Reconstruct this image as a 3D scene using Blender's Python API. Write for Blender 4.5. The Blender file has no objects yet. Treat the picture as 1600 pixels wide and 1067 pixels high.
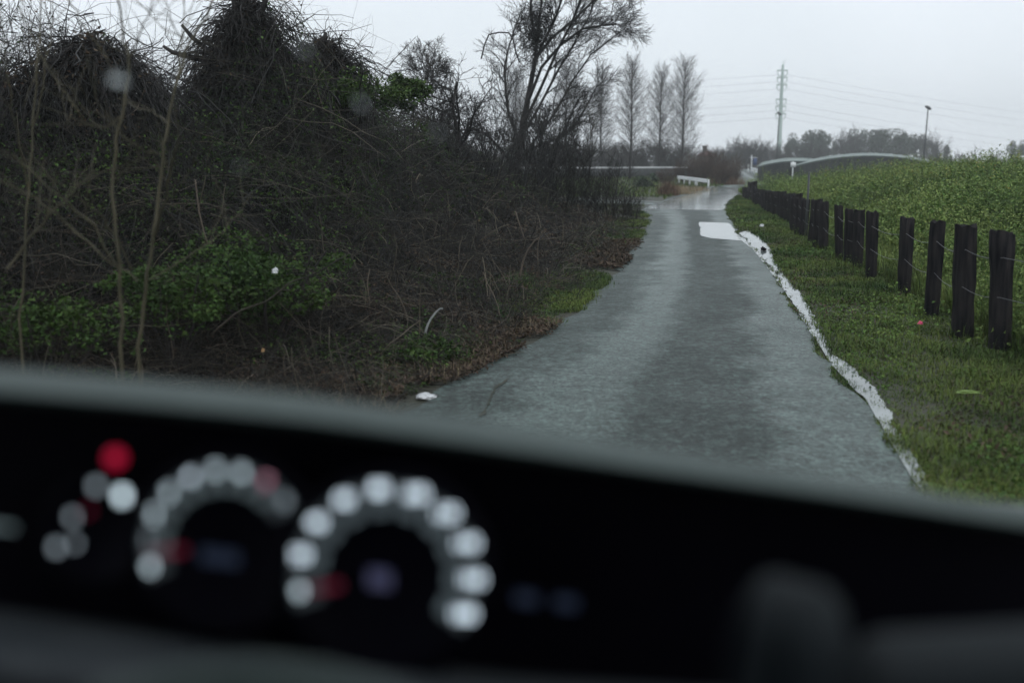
import bpy, bmesh, math, random
import numpy as np
from mathutils import Vector, Matrix

S = bpy.context.scene
C = S.collection
rad = math.radians

# ------------------------------------------------------------------ camera
F = 1555.6
H0 = 1.6
PITCH = math.atan(283.0 / F)
cam_d = bpy.data.cameras.new('camera')
cam = bpy.data.objects.new('camera', cam_d)
C.objects.link(cam)
cam.location = (0, 0, H0)
cam.rotation_euler = (math.pi / 2 - PITCH, 0, 0)
cam_d.lens = 35
cam_d.sensor_width = 36
cam_d.clip_start = 0.05
cam_d.clip_end = 3000
cam_d.dof.use_dof = True
cam_d.dof.focus_distance = 12.0
cam_d.dof.aperture_fstop = 1.4
S.camera = cam

# ------------------------------------------------------------------ world, sun, exposure
SUN_EL, SUN_ROT = 48.0, 150.0
W = bpy.data.worlds.new('World')
S.world = W
W.use_nodes = True
nt = W.node_tree
for n in list(nt.nodes):
    nt.nodes.remove(n)
wo = nt.nodes.new('ShaderNodeOutputWorld')
bg = nt.nodes.new('ShaderNodeBackground')
sky = nt.nodes.new('ShaderNodeTexSky')
sky.sky_type = 'NISHITA'
sky.sun_disc = False
sky.sun_elevation = rad(SUN_EL)
sky.sun_rotation = rad(SUN_ROT)
sky.air_density = 1.0
sky.dust_density = 3.0
mixw = nt.nodes.new('ShaderNodeMix')
mixw.data_type = 'RGBA'
mixw.inputs[0].default_value = 0.93          # a closed cloud deck over the clear sky
tcw = nt.nodes.new('ShaderNodeTexCoord')
nzw = nt.nodes.new('ShaderNodeTexNoise')
nzw.inputs['Scale'].default_value = 2.2
nzw.inputs['Detail'].default_value = 3
rw = nt.nodes.new('ShaderNodeValToRGB')
rw.color_ramp.elements[0].position = 0.35
rw.color_ramp.elements[0].color = (7.9, 8.4, 9.0, 1)
rw.color_ramp.elements[1].position = 0.68
rw.color_ramp.elements[1].color = (9.0, 9.4, 10.1, 1)
nt.links.new(tcw.outputs['Generated'], nzw.inputs['Vector'])
nt.links.new(nzw.outputs['Fac'], rw.inputs['Fac'])
nt.links.new(sky.outputs['Color'], mixw.inputs[6])
nt.links.new(rw.outputs['Color'], mixw.inputs[7])
nt.links.new(mixw.outputs[2], bg.inputs['Color'])
bg.inputs['Strength'].default_value = 0.124
nt.links.new(bg.outputs[0], wo.inputs['Surface'])

sl = bpy.data.lights.new('sun', 'SUN')
sl.energy = 0.5
sl.angle = rad(50)
sl.color = (1.0, 0.97, 0.93)
so = bpy.data.objects.new('sun', sl)
C.objects.link(so)
so.rotation_euler = (rad(90 - SUN_EL), 0, rad(180 - SUN_ROT))
S.view_settings.view_transform = 'Standard'
S.view_settings.look = 'None'
S.view_settings.exposure = 0
S.view_settings.gamma = 1
S.render.engine = 'CYCLES'
S.cycles.use_denoising = True
S.cycles.max_bounces = 6
S.cycles.diffuse_bounces = 3
S.cycles.glossy_bounces = 3
S.cycles.transmission_bounces = 6
S.cycles.transparent_max_bounces = 12
S.cycles.volume_bounces = 1

# ------------------------------------------------------------------ helpers
def ray(px, py):
    xr = (px - 800.0) / F
    yr = (533.0 - py) / F
    c, s = math.cos(PITCH), math.sin(PITCH)
    return np.array([xr, c + s * yr, -s + c * yr])


def G(px, py, z=0.0):
    d = ray(px, py)
    t = (z - H0) / d[2]
    return np.array([d[0] * t, d[1] * t, z])


def at(px, py, y):
    """the point seen at px, py that stands y metres ahead"""
    d = ray(px, py)
    t = y / d[1]
    return np.array([d[0] * t, y, H0 + d[2] * t])


def px_of(P):
    P = np.asarray(P, float)
    c, s = math.cos(PITCH), math.sin(PITCH)
    q = P - np.array([0, 0, H0])
    dep = q[..., 1] * c - q[..., 2] * s
    up = q[..., 1] * s + q[..., 2] * c
    return 800 + F * q[..., 0] / dep, 533 - F * up / dep


def new_mesh(name, verts, quads=None, tris=None, mats=(), qm=None, tm=None, smooth=False):
    verts = np.asarray(verts, np.float32).reshape(-1, 3)
    me = bpy.data.meshes.new(name)
    nq = 0 if quads is None else len(quads)
    ntr = 0 if tris is None else len(tris)
    me.vertices.add(len(verts))
    me.vertices.foreach_set('co', verts.ravel())
    loops = []
    if nq:
        loops.append(np.asarray(quads, np.int32).ravel())
    if ntr:
        loops.append(np.asarray(tris, np.int32).ravel())
    loops = np.concatenate(loops) if loops else np.zeros(0, np.int32)
    me.loops.add(len(loops))
    me.loops.foreach_set('vertex_index', loops)
    me.polygons.add(nq + ntr)
    start = np.concatenate([np.arange(nq) * 4, nq * 4 + np.arange(ntr) * 3]).astype(np.int32)
    me.polygons.foreach_set('loop_start', start)
    mi = np.zeros(nq + ntr, np.int32)
    if qm is not None and nq:
        mi[:nq] = qm
    if tm is not None and ntr:
        mi[nq:] = tm
    me.polygons.foreach_set('material_index', mi)
    if smooth:
        me.polygons.foreach_set('use_smooth', np.ones(nq + ntr, bool))
    for m in mats:
        me.materials.append(m)
    me.update(calc_edges=True)
    me.validate()
    return me


class MB:
    """collects geometry for ONE mesh object"""
    def __init__(s):
        s.v, s.q, s.t, s.qm, s.tm, s.n = [], [], [], [], [], 0

    def add(s, v, q=None, t=None, m=0):
        v = np.asarray(v, float).reshape(-1, 3)
        if q is not None and len(q):
            q = np.asarray(q).reshape(-1, 4) + s.n
            s.q.append(q)
            s.qm.append(np.full(len(q), m))
        if t is not None and len(t):
            t = np.asarray(t).reshape(-1, 3) + s.n
            s.t.append(t)
            s.tm.append(np.full(len(t), m))
        s.v.append(v)
        s.n += len(v)
        return s

    def tubes(s, P, R, sides=3, m=0, cap=False):
        P = np.asarray(P, float)
        if P.ndim == 2:
            P = P[None]
        R = np.asarray(R, float)
        if R.ndim == 0:
            R = np.full(P.shape[:2], float(R))
        if R.ndim == 1:
            R = np.broadcast_to(R, P.shape[:2])
        N, K = P.shape[:2]
        T = np.gradient(P, axis=1)
        T /= np.linalg.norm(T, axis=2, keepdims=True) + 1e-9
        ref = np.where(np.abs(T[:, :1, 2:3]) > 0.8, np.array([1.0, 0.13, 0]), np.array([0.1, 0.05, 1.0]))
        A = np.cross(T, np.broadcast_to(ref, T.shape))
        A /= np.linalg.norm(A, axis=2, keepdims=True) + 1e-9
        B = np.cross(T, A)
        th = np.arange(sides) * 2 * math.pi / sides
        V = P[:, :, None] + R[:, :, None, None] * (A[:, :, None] * np.cos(th)[None, None, :, None] + B[:, :, None] * np.sin(th)[None, None, :, None])
        idx = np.arange(N * K * sides).reshape(N, K, sides)
        a, b = idx[:, :-1], idx[:, 1:]
        q = np.stack([a, np.roll(a, -1, 2), np.roll(b, -1, 2), b], -1).reshape(-1, 4)
        base = s.n
        s.add(V.reshape(-1, 3), q, m=m)
        if cap:
            tris = []
            for end, flip in ((0, 0), (K - 1, 1)):
                ring = idx[:, end]
                for k in range(1, sides - 1):
                    tr = np.stack([ring[:, 0], ring[:, k + (0 if flip else 1)], ring[:, k + (1 if flip else 0)]], -1)
                    tris.append(tr)
            t = np.concatenate(tris) + base
            s.t.append(t)
            s.tm.append(np.full(len(t), m))
        return s

    def leaves(s, P, L, Wd, rng, up=0.3, m=0, D=None, fold=0.25):
        """diamond leaves folded along the midrib"""
        P = np.asarray(P, float)
        N = len(P)
        if D is None:
            D = rng.normal(size=(N, 3))
            D[:, 2] = D[:, 2] * 0.6 + up * 0.3
        D = D / (np.linalg.norm(D, axis=1, keepdims=True) + 1e-9)
        nrm = rng.normal(size=(N, 3)) * 0.7 + np.array([0, -0.25, up])
        B = np.cross(D, nrm)
        B /= np.linalg.norm(B, axis=1, keepdims=True) + 1e-9
        Nn = np.cross(B, D)
        L = np.broadcast_to(np.asarray(L, float), (N,))[:, None]
        Wd = np.broadcast_to(np.asarray(Wd, float), (N,))[:, None]
        v0 = P
        v1 = P + D * L * 0.45 + B * Wd * 0.5 + Nn * Wd * fold
        v2 = P + D * L - Nn * L * 0.12
        v3 = P + D * L * 0.45 - B * Wd * 0.5 + Nn * Wd * fold
        V = np.stack([v0, v1, v2, v3], 1).reshape(-1, 3)
        i = np.arange(N)[:, None] * 4
        t = np.concatenate([i + np.array([0, 1, 2]), i + np.array([0, 2, 3])])
        return s.add(V, None, t, m)

    def blades(s, P, Hh, Wd, rng, lean=0.5, m=0):
        P = np.asarray(P, float)
        N = len(P)
        a = rng.uniform(0, 2 * math.pi, N)
        d = np.stack([np.cos(a), np.sin(a), np.zeros(N)], 1)
        b = np.stack([-np.sin(a), np.cos(a), np.zeros(N)], 1)
        Hh = np.broadcast_to(np.asarray(Hh, float), (N,))[:, None]
        Wd = np.broadcast_to(np.asarray(Wd, float), (N,))[:, None]
        ln = (rng.uniform(0.1, 1.0, N) * lean)[:, None]
        z = np.array([0, 0, 1.0])
        p1 = P + z * Hh * 0.55 + d * Hh * ln * 0.35
        p2 = P + z * Hh * (1 - 0.45 * ln) + d * Hh * ln
        V = np.stack([P - b * Wd / 2, P + b * Wd / 2, p1 - b * Wd * 0.4, p1 + b * Wd * 0.4, p2], 1).reshape(-1, 3)
        i = np.arange(N)[:, None] * 5
        return s.add(V, i + np.array([0, 1, 3, 2]), i + np.array([2, 3, 4]), m)

    def box(s, c, size, rot=None, m=0):
        c = np.asarray(c, float)
        h = np.asarray(size, float) / 2
        v = np.array([[x, y, z] for x in (-1, 1) for y in (-1, 1) for z in (-1, 1)]) * h
        if rot is not None:
            v = v @ np.array(rot).T
        return s.add(v + c, [[0, 1, 3, 2], [4, 6, 7, 5], [0, 4, 5, 1], [2, 3, 7, 6], [0, 2, 6, 4], [1, 5, 7, 3]], m=m)

    def grid(s, V, m=0):
        V = np.asarray(V, float)
        a, b = V.shape[:2]
        i = np.arange(a * b).reshape(a, b)
        q = np.stack([i[:-1, :-1], i[:-1, 1:], i[1:, 1:], i[1:, :-1]], -1).reshape(-1, 4)
        return s.add(V.reshape(-1, 3), q, m=m)

    def mesh(s, name, mats, base=(0, 0, 0), smooth=False):
        v = np.concatenate(s.v) - np.asarray(base, float)
        q = np.concatenate(s.q) if s.q else None
        t = np.concatenate(s.t) if s.t else None
        return new_mesh(name, v, q, t, mats if isinstance(mats, (list, tuple)) else [mats],
                        np.concatenate(s.qm) if s.q else None, np.concatenate(s.tm) if s.t else None, smooth)


def link(name, me, parent=None, loc=(0, 0, 0)):
    o = bpy.data.objects.new(name, me)
    C.objects.link(o)
    o.location = loc
    if parent is not None:
        o.parent = parent
    return o


def tag(o, label=None, cat=None, group=None, kind=None):
    if label:
        o['label'] = label
    if cat:
        o['category'] = cat
    if group:
        o['group'] = group
    if kind:
        o['kind'] = kind
    return o


def thing(name, label, cat, loc, group=None):
    o = bpy.data.objects.new(name, None)
    o.empty_display_size = 0.2
    C.objects.link(o)
    o.location = loc
    return tag(o, label, cat, group)


def copy_tree(o, loc, rz=0.0, sc=(1, 1, 1), parent=None):
    c = o.copy()
    C.objects.link(c)
    if parent is None:
        c.location = loc
        c.rotation_euler = (0, 0, rz)
        c.scale = sc
    else:
        c.parent = parent
    for ch in [x for x in bpy.data.objects if x.parent == o]:
        copy_tree(ch, None, parent=c)
    return c


def mat(name, c1, c2=None, rough=0.6, spec=0.5, scale=4.0, island=0.0, bump=0.0, bscale=40.0, metal=0.0, coord='Object', detail=4, stretch=None, contrast=(0.35, 0.65)):
    m = bpy.data.materials.new(name)
    m.use_nodes = True
    n = m.node_tree.nodes
    l = m.node_tree.links
    p = n['Principled BSDF']
    p.inputs['Roughness'].default_value = rough
    p.inputs['Specular IOR Level'].default_value = spec
    p.inputs['Metallic'].default_value = metal
    p.inputs['Base Color'].default_value = (*c1, 1)
    tc = n.new('ShaderNodeTexCoord')
    vec = tc.outputs[coord]
    if stretch:
        mp = n.new('ShaderNodeMapping')
        mp.inputs['Scale'].default_value = stretch
        l.new(vec, mp.inputs['Vector'])
        vec = mp.outputs[0]
    out = None
    if c2 is not None:
        nz = n.new('ShaderNodeTexNoise')
        nz.inputs['Scale'].default_value = scale
        nz.inputs['Detail'].default_value = detail
        l.new(vec, nz.inputs['Vector'])
        r = n.new('ShaderNodeValToRGB')
        r.color_ramp.elements[0].position = contrast[0]
        r.color_ramp.elements[1].position = contrast[1]
        r.color_ramp.elements[0].color = (*c1, 1)
        r.color_ramp.elements[1].color = (*c2, 1)
        l.new(nz.outputs['Fac'], r.inputs['Fac'])
        out = r.outputs['Color']
    if island > 0:
        g = n.new('ShaderNodeNewGeometry')
        hs = n.new('ShaderNodeHueSaturation')
        mr = n.new('ShaderNodeMapRange')
        mr.inputs['To Min'].default_value = 1 - island
        mr.inputs['To Max'].default_value = 1 + island
        l.new(g.outputs['Random Per Island'], mr.inputs['Value'])
        l.new(mr.outputs[0], hs.inputs['Value'])
        mr2 = n.new('ShaderNodeMapRange')
        mr2.inputs['To Min'].default_value = 0.5 - 0.05 * island
        mr2.inputs['To Max'].default_value = 0.5 + 0.035 * island
        mm = n.new('ShaderNodeMath')
        mm.operation = 'FRACT'
        mu = n.new('ShaderNodeMath')
        mu.operation = 'MULTIPLY'
        mu.inputs[1].default_value = 17.31
        l.new(g.outputs['Random Per Island'], mu.inputs[0])
        l.new(mu.outputs[0], mm.inputs[0])
        l.new(mm.outputs[0], mr2.inputs['Value'])
        l.new(mr2.outputs[0], hs.inputs['Hue'])
        if out is None:
            hs.inputs['Color'].default_value = (*c1, 1)
        else:
            l.new(out, hs.inputs['Color'])
        out = hs.outputs['Color']
    if out is not None:
        l.new(out, p.inputs['Base Color'])
    if bump > 0:
        nb = n.new('ShaderNodeTexNoise')
        nb.inputs['Scale'].default_value = bscale
        nb.inputs['Detail'].default_value = 5
        l.new(vec, nb.inputs['Vector'])
        b = n.new('ShaderNodeBump')
        b.inputs['Strength'].default_value = bump
        b.inputs['Distance'].default_value = 0.02
        l.new(nb.outputs['Fac'], b.inputs['Height'])
        l.new(b.outputs[0], p.inputs['Normal'])
    return m


def emit(name, col, strength):
    m = bpy.data.materials.new(name)
    m.use_nodes = True
    p = m.node_tree.nodes['Principled BSDF']
    p.inputs['Base Color'].default_value = (0.02, 0.02, 0.02, 1)
    p.inputs['Emission Color'].default_value = (*col, 1)
    p.inputs['Emission Strength'].default_value = strength
    # lamps behind the dial print: slightly uneven brightness
    n = m.node_tree.nodes
    nz = n.new('ShaderNodeTexNoise')
    nz.inputs['Scale'].default_value = 60
    mr = n.new('ShaderNodeMapRange')
    mr.inputs['To Min'].default_value = strength * 0.8
    mr.inputs['To Max'].default_value = strength * 1.2
    m.node_tree.links.new(nz.outputs['Fac'], mr.inputs['Value'])
    m.node_tree.links.new(mr.outputs[0], p.inputs['Emission Strength'])
    return m


def vnoise(P, scale, seed=0):
    """cheap smooth value noise, -1..1"""
    P = np.asarray(P, float) * scale
    d = P.shape[-1]
    r = np.random.RandomState(seed)
    out = np.zeros(P.shape[:-1])
    for k in range(7):
        w = r.normal(size=d)
        w /= np.linalg.norm(w)
        fr = r.uniform(0.6, 1.7)
        out += np.sin(P @ w * fr * 2 + r.uniform(0, 6.28) + 1.3 * np.sin(P @ r.normal(size=d) * 0.8 + r.uniform(0, 6.28)))
    return out / 4.0


def smooth(x):
    x = np.clip(x, 0, 1)
    return x * x * (3 - 2 * x)


# ------------------------------------------------------------------ materials
M = {}
M['ground'] = mat('wet_soil', (0.018, 0.022, 0.010), (0.034, 0.032, 0.018), rough=0.75, scale=1.3, bump=0.6, bscale=14)
M['grass_ground'] = M['ground']
M['twig'] = mat('brown_twig', (0.007, 0.0075, 0.0055), (0.034, 0.030, 0.021), rough=0.6, spec=0.25, scale=2.2, island=0.6)
M['twig_dark'] = mat('dark_wet_twig', (0.004, 0.004, 0.0045), (0.016, 0.0135, 0.0125), rough=0.55, spec=0.3, scale=0.8, island=0.45)
M['cane'] = mat('dry_pale_cane', (0.040, 0.034, 0.025), (0.125, 0.106, 0.078), rough=0.6, spec=0.3, scale=1.2, island=0.4)
M['core'] = mat('dark_thicket_filler', (0.004, 0.0045, 0.0045), (0.014, 0.013, 0.010), rough=0.95, spec=0.1, scale=3.0, bump=1.0, bscale=9)  # near-black so the filler mound paints the shade behind the twigs
M['leaf'] = mat('dark_green_leaf', (0.016, 0.038, 0.008), (0.046, 0.084, 0.016), rough=0.6, spec=0.15, scale=0.9, island=0.4)
M['leaf_bright'] = mat('fresh_green_leaf', (0.034, 0.072, 0.014), (0.066, 0.115, 0.026), rough=0.5, spec=0.25, scale=1.1, island=0.35)
M['dead'] = mat('dead_brown_leaf', (0.024, 0.018, 0.012), (0.084, 0.058, 0.038), rough=0.7, spec=0.25, scale=1.4, island=0.5)
M['stem'] = mat('olive_sapling_bark', (0.042, 0.039, 0.022), (0.080, 0.070, 0.042), rough=0.6, spec=0.3, scale=6, bump=0.2, bscale=30)
M['bark'] = mat('dark_wet_bark', (0.012, 0.011, 0.012), (0.030, 0.026, 0.024), rough=0.7, spec=0.3, scale=5, bump=0.6, bscale=25, stretch=(1, 1, 0.25))
M['far_twig'] = mat('bare_far_twig', (0.020, 0.018, 0.017), (0.042, 0.035, 0.030), rough=0.8, spec=0.2, scale=0.5, island=0.3)
M['red_twig'] = mat('reddish_brown_twig', (0.045, 0.032, 0.026), (0.095, 0.066, 0.05), rough=0.8, spec=0.2, scale=0.6, island=0.4)
M['weed'] = mat('wet_weed_leaf', (0.034, 0.078, 0.016), (0.110, 0.178, 0.042), rough=0.65, spec=0.15, scale=0.35, island=0.45)
M['weed_pale'] = mat('pale_weed_leaf', (0.10, 0.165, 0.045), (0.19, 0.25, 0.075), rough=0.65, spec=0.15, scale=0.5, island=0.35)
M['flower'] = mat('yellow_mustard_petal', (0.40, 0.30, 0.03), (0.5, 0.4, 0.06), rough=0.6, island=0.2)
M['grass'] = mat('verge_grass_blade', (0.022, 0.052, 0.012), (0.105, 0.145, 0.034), rough=0.7, spec=0.1, scale=0.7, island=0.5)
M['tall_grass'] = mat('tall_slope_grass', (0.050, 0.090, 0.022), (0.135, 0.185, 0.050), rough=0.7, spec=0.1, scale=0.5, island=0.45)
M['straw'] = mat('withered_straw', (0.085, 0.066, 0.042), (0.17, 0.135, 0.085), rough=0.75, spec=0.2, scale=1.0, island=0.4)
M['pampas'] = mat('tan_pampas_blade', (0.20, 0.15, 0.095), (0.32, 0.26, 0.17), rough=0.8, spec=0.2, scale=1.5, island=0.3)
M['rust'] = mat('rusty_dry_grass', (0.10, 0.066, 0.045), (0.17, 0.11, 0.075), rough=0.8, spec=0.2, scale=1.5, island=0.3)
M['post'] = mat('tarred_timber', (0.004, 0.004, 0.007), (0.030, 0.027, 0.027), rough=0.85, spec=0.05, scale=7, bump=0.7, bscale=22, stretch=(3, 3, 0.35))
M['wire'] = mat('galvanised_wire', (0.16, 0.17, 0.18), (0.25, 0.25, 0.26), rough=0.5, metal=0.6, scale=20)
M['white'] = mat('white_painted_steel', (0.60, 0.63, 0.64), (0.74, 0.76, 0.77), rough=0.45, scale=3, bump=0.05)
M['pole_green'] = mat('pale_green_steel', (0.34, 0.44, 0.40), (0.42, 0.52, 0.48), rough=0.5, scale=0.5)
M['lamp_grey'] = mat('dark_grey_steel', (0.03, 0.034, 0.038), (0.055, 0.06, 0.064), rough=0.5, scale=2)
M['blue'] = mat('blue_sign_face', (0.012, 0.035, 0.12), (0.02, 0.05, 0.15), rough=0.5, scale=2)
M['shed_wall'] = mat('dark_shed_wall', (0.022, 0.026, 0.028), (0.045, 0.05, 0.05), rough=0.8, scale=0.8, stretch=(4, 4, 0.6))
M['shed_roof'] = mat('pale_green_sheet_roof', (0.11, 0.145, 0.14), (0.19, 0.225, 0.22), rough=0.65, spec=0.25, scale=0.7)
M['shed_hoop'] = mat('pale_roof_rib', (0.22, 0.27, 0.26), (0.32, 0.36, 0.35), rough=0.5, scale=2)
M['brick'] = mat('dark_brown_brick', (0.05, 0.042, 0.038), (0.09, 0.07, 0.06), rough=0.8, scale=6)
M['red_tile'] = mat('dull_red_tile', (0.07, 0.042, 0.04), (0.11, 0.06, 0.056), rough=0.7, scale=4)
M['evergreen'] = mat('evergreen_foliage', (0.020, 0.038, 0.020), (0.046, 0.070, 0.034), rough=0.65, spec=0.3, scale=0.25, island=0.4)
M['litter'] = mat('crumpled_white_plastic', (0.38, 0.40, 0.42), (0.62, 0.63, 0.64), rough=0.4, scale=9, bump=0.5, bscale=30)
M['pale_stick'] = mat('weathered_stick', (0.16, 0.17, 0.17), (0.28, 0.29, 0.29), rough=0.7, scale=12)
M['pink'] = mat('pink_plastic', (0.75, 0.06, 0.19), (0.85, 0.13, 0.26), rough=0.4, scale=9)
M['tan'] = mat('tan_dry_leaf', (0.24, 0.14, 0.06), (0.32, 0.20, 0.09), rough=0.7, scale=9)

# asphalt: wet, with lighter and darker bands along the lane
def asphalt():
    m = bpy.data.materials.new('wet_asphalt')
    m.use_nodes = True
    n, l = m.node_tree.nodes, m.node_tree.links
    p = n['Principled BSDF']
    tc = n.new('ShaderNodeTexCoord')
    uv = n.new('ShaderNodeUVMap')
    uv.uv_map = 'lane'

    def noise(sc, det, ro, vec=None):
        a = n.new('ShaderNodeTexNoise')
        a.inputs['Scale'].default_value = sc
        a.inputs['Detail'].default_value = det
        a.inputs['Roughness'].default_value = ro
        l.new(vec or tc.outputs['Object'], a.inputs['Vector'])
        return a.outputs['Fac']

    def mth(op, a, b):
        q = n.new('ShaderNodeMath')
        q.operation = op
        for k, v in ((0, a), (1, b)):
            if isinstance(v, (int, float)):
                q.inputs[k].default_value = v
            else:
                l.new(v, q.inputs[k])
        return q.outputs[0]
    grit = noise(34, 5, 0.8)
    speck = noise(9, 6, 0.8)
    mott = noise(1.3, 6, 0.65)
    mp = n.new('ShaderNodeMapping')
    mp.inputs['Scale'].default_value = (4.5, 0.16, 1)
    l.new(uv.outputs[0], mp.inputs['Vector'])
    lane = noise(1.0, 4, 0.6, mp.outputs[0])
    # wet sheen painted as a lighter wheel track, with a darker band beside it
    sep = n.new('ShaderNodeSeparateXYZ')
    l.new(uv.outputs[0], sep.inputs[0])
    wob = mth('ADD', sep.outputs[0], mth('MULTIPLY', mth('SUBTRACT', mott, 0.5), 0.35))
    band = n.new('ShaderNodeValToRGB')
    els = band.color_ramp.elements
    els[0].position, els[0].color = 0.0, (0.42, 0.42, 0.42, 1)
    els[1].position, els[1].color = 1.0, (0.62, 0.62, 0.62, 1)
    for ps, v in ((0.16, 0.44), (0.30, 0.72), (0.42, 0.64), (0.50, 0.34), (0.74, 0.34), (0.84, 0.62)):
        e = els.new(ps)
        e.color = (v, v, v, 1)
    l.new(wob, band.inputs['Fac'])
    w = mth('ADD', mth('MULTIPLY', band.outputs['Color'], 0.62), mth('ADD', mth('MULTIPLY', mott, 0.30), mth('MULTIPLY', lane, 0.14)))
    w2 = mth('ADD', w, mth('MULTIPLY', mth('SUBTRACT', speck, 0.5), 1.1))
    r = n.new('ShaderNodeValToRGB')
    r.color_ramp.elements[0].position = 0.36
    r.color_ramp.elements[0].color = (0.010, 0.019, 0.016, 1)
    r.color_ramp.elements[1].position = 0.78
    r.color_ramp.elements[1].color = (0.084, 0.124, 0.112, 1)
    l.new(w2, r.inputs['Fac'])
    mx = n.new('ShaderNodeMix')
    mx.data_type = 'RGBA'
    mx.blend_type = 'OVERLAY'
    mx.inputs[0].default_value = 0.9
    cr = n.new('ShaderNodeValToRGB')
    cr.color_ramp.elements[0].position = 0.40
    cr.color_ramp.elements[1].position = 0.60
    l.new(grit, cr.inputs['Fac'])
    l.new(r.outputs['Color'], mx.inputs[6])
    l.new(cr.outputs['Color'], mx.inputs[7])
    l.new(mx.outputs[2], p.inputs['Base Color'])
    rr = n.new('ShaderNodeMapRange')
    rr.inputs['From Min'].default_value = 0.4
    rr.inputs['From Max'].default_value = 0.72
    rr.inputs['To Min'].default_value = 0.62
    rr.inputs['To Max'].default_value = 0.34
    l.new(w, rr.inputs['Value'])
    l.new(rr.outputs[0], p.inputs['Roughness'])
    p.inputs['Specular IOR Level'].default_value = 0.38
    bp = n.new('ShaderNodeBump')
    bp.inputs['Strength'].default_value = 0.7
    bp.inputs['Distance'].default_value = 0.012
    l.new(mth('ADD', grit, mth('MULTIPLY', speck, 0.8)), bp.inputs['Height'])
    l.new(bp.outputs[0], p.inputs['Normal'])
    return m


M['asphalt'] = asphalt()
M['water'] = mat('muddy_rain_water', (0.11, 0.13, 0.125), (0.20, 0.23, 0.225), rough=0.08, spec=0.4, scale=1.2, bump=0.02, bscale=9, contrast=(0.42, 0.58))
M['film'] = mat('sky_sheen_film', (0.13, 0.165, 0.16), (0.36, 0.41, 0.41), rough=0.10, spec=0.55, scale=0.9, bump=0.1, bscale=6, stretch=(1, 0.5, 1))  # pale colour carries the sky's sheen on the wet road
M['puddle'] = mat('sky_pale_water', (0.16, 0.185, 0.185), (0.25, 0.28, 0.28), rough=0.03, spec=0.6, scale=2.5)  # base lifted pale to hold part of the sky's reflection

# ------------------------------------------------------------------ ground and roads
fA = G(1561, 548)
fB = G(1166, 309)
fdir = (fB - fA) / np.linalg.norm(fB - fA)
fnor = np.array([fdir[1], -fdir[0], 0])       # to the right of the fence


def fence_x(y):
    return fA[0] + (y - fA[1]) * fdir[0] / fdir[1]


def zg(X, Y):
    d = (X - fA[0]) * fnor[0] + (Y - fA[1]) * fnor[1]
    k = 1 - smooth((Y - 46) / 14)
    z = 1.42 * (1 - np.exp(-np.clip(d - 0.3, 0, None) * 0.17)) * k
    z = z + 0.05 * vnoise(np.stack([X, Y], -1), 0.7, 3) * smooth(d / 2.0) * k
    return z


def stretch_axis(lo, hi, mid0, mid1, fine, grow=1.22):
    a = list(np.arange(mid0, mid1 + 1e-6, fine))
    st = fine
    while a[-1] < hi:
        st *= grow
        a.append(min(hi, a[-1] + st))
    st = fine
    b = [a[0]]
    while b[-1] > lo:
        st *= grow
        b.append(max(lo, b[-1] - st))
    return np.array(b[::-1][:-1] + a)


gx = stretch_axis(-690, 690, -12, 30, 0.5)
gy = stretch_axis(-18, 890, -4, 62, 0.5)
GX, GY = np.meshgrid(gx, gy)
GZ = zg(GX, GY)
ground = link('ground', MB().grid(np.stack([GX, GY, GZ], -1)).mesh('ground', M['ground'], smooth=True))
tag(ground, kind='structure')


def strip(name, left, right, z, m, n=120, cols=7, wob=0.0, kind='structure', pxin=True, wobl=None):
    Lp = np.array([G(*p)[:2] if pxin else p for p in left], float)
    Rp = np.array([G(*p)[:2] if pxin else p for p in right], float)

    def res(P):
        d = np.concatenate([[0], np.cumsum(np.linalg.norm(np.diff(P, axis=0), axis=1))])
        t = np.linspace(0, d[-1], n)
        return np.stack([np.interp(t, d, P[:, 0]), np.interp(t, d, P[:, 1])], 1), t
    A, ta = res(Lp)
    B, tb = res(Rp)
    if wob:
        wl_ = wob if wobl is None else wobl
        A = A + wl_ * np.stack([vnoise(A, 3.1, 5) + 0.5 * vnoise(A, 9.0, 15), vnoise(A, 3.3, 6) * 0.5], 1)
        B = B + wob * np.stack([vnoise(B, 2.9, 7) + 0.7 * vnoise(B, 8.0, 17) + 0.5 * vnoise(B, 21.0, 18), vnoise(B, 3.5, 8) * 0.5], 1)
    u = np.linspace(0, 1, cols)
    V = A[:, None] * (1 - u)[None, :, None] + B[:, None] * u[None, :, None]
    Z = np.full(V.shape[:2] + (1,), z)
    me = MB().grid(np.concatenate([V, Z], 2)).mesh(name, m)
    uvl = me.uv_layers.new(name='lane')
    idx = np.zeros(len(me.loops), np.int32)
    me.loops.foreach_get('vertex_index', idx)
    uu = np.tile(u, n)[idx]
    vv = np.repeat((ta + tb) / 2, cols)[idx]
    uvl.data.foreach_set('uv', np.stack([uu, vv], 1).astype(np.float32).ravel())
    o = link(name, me)
    if kind:
        tag(o, kind=kind)
    return o, A, B


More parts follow.
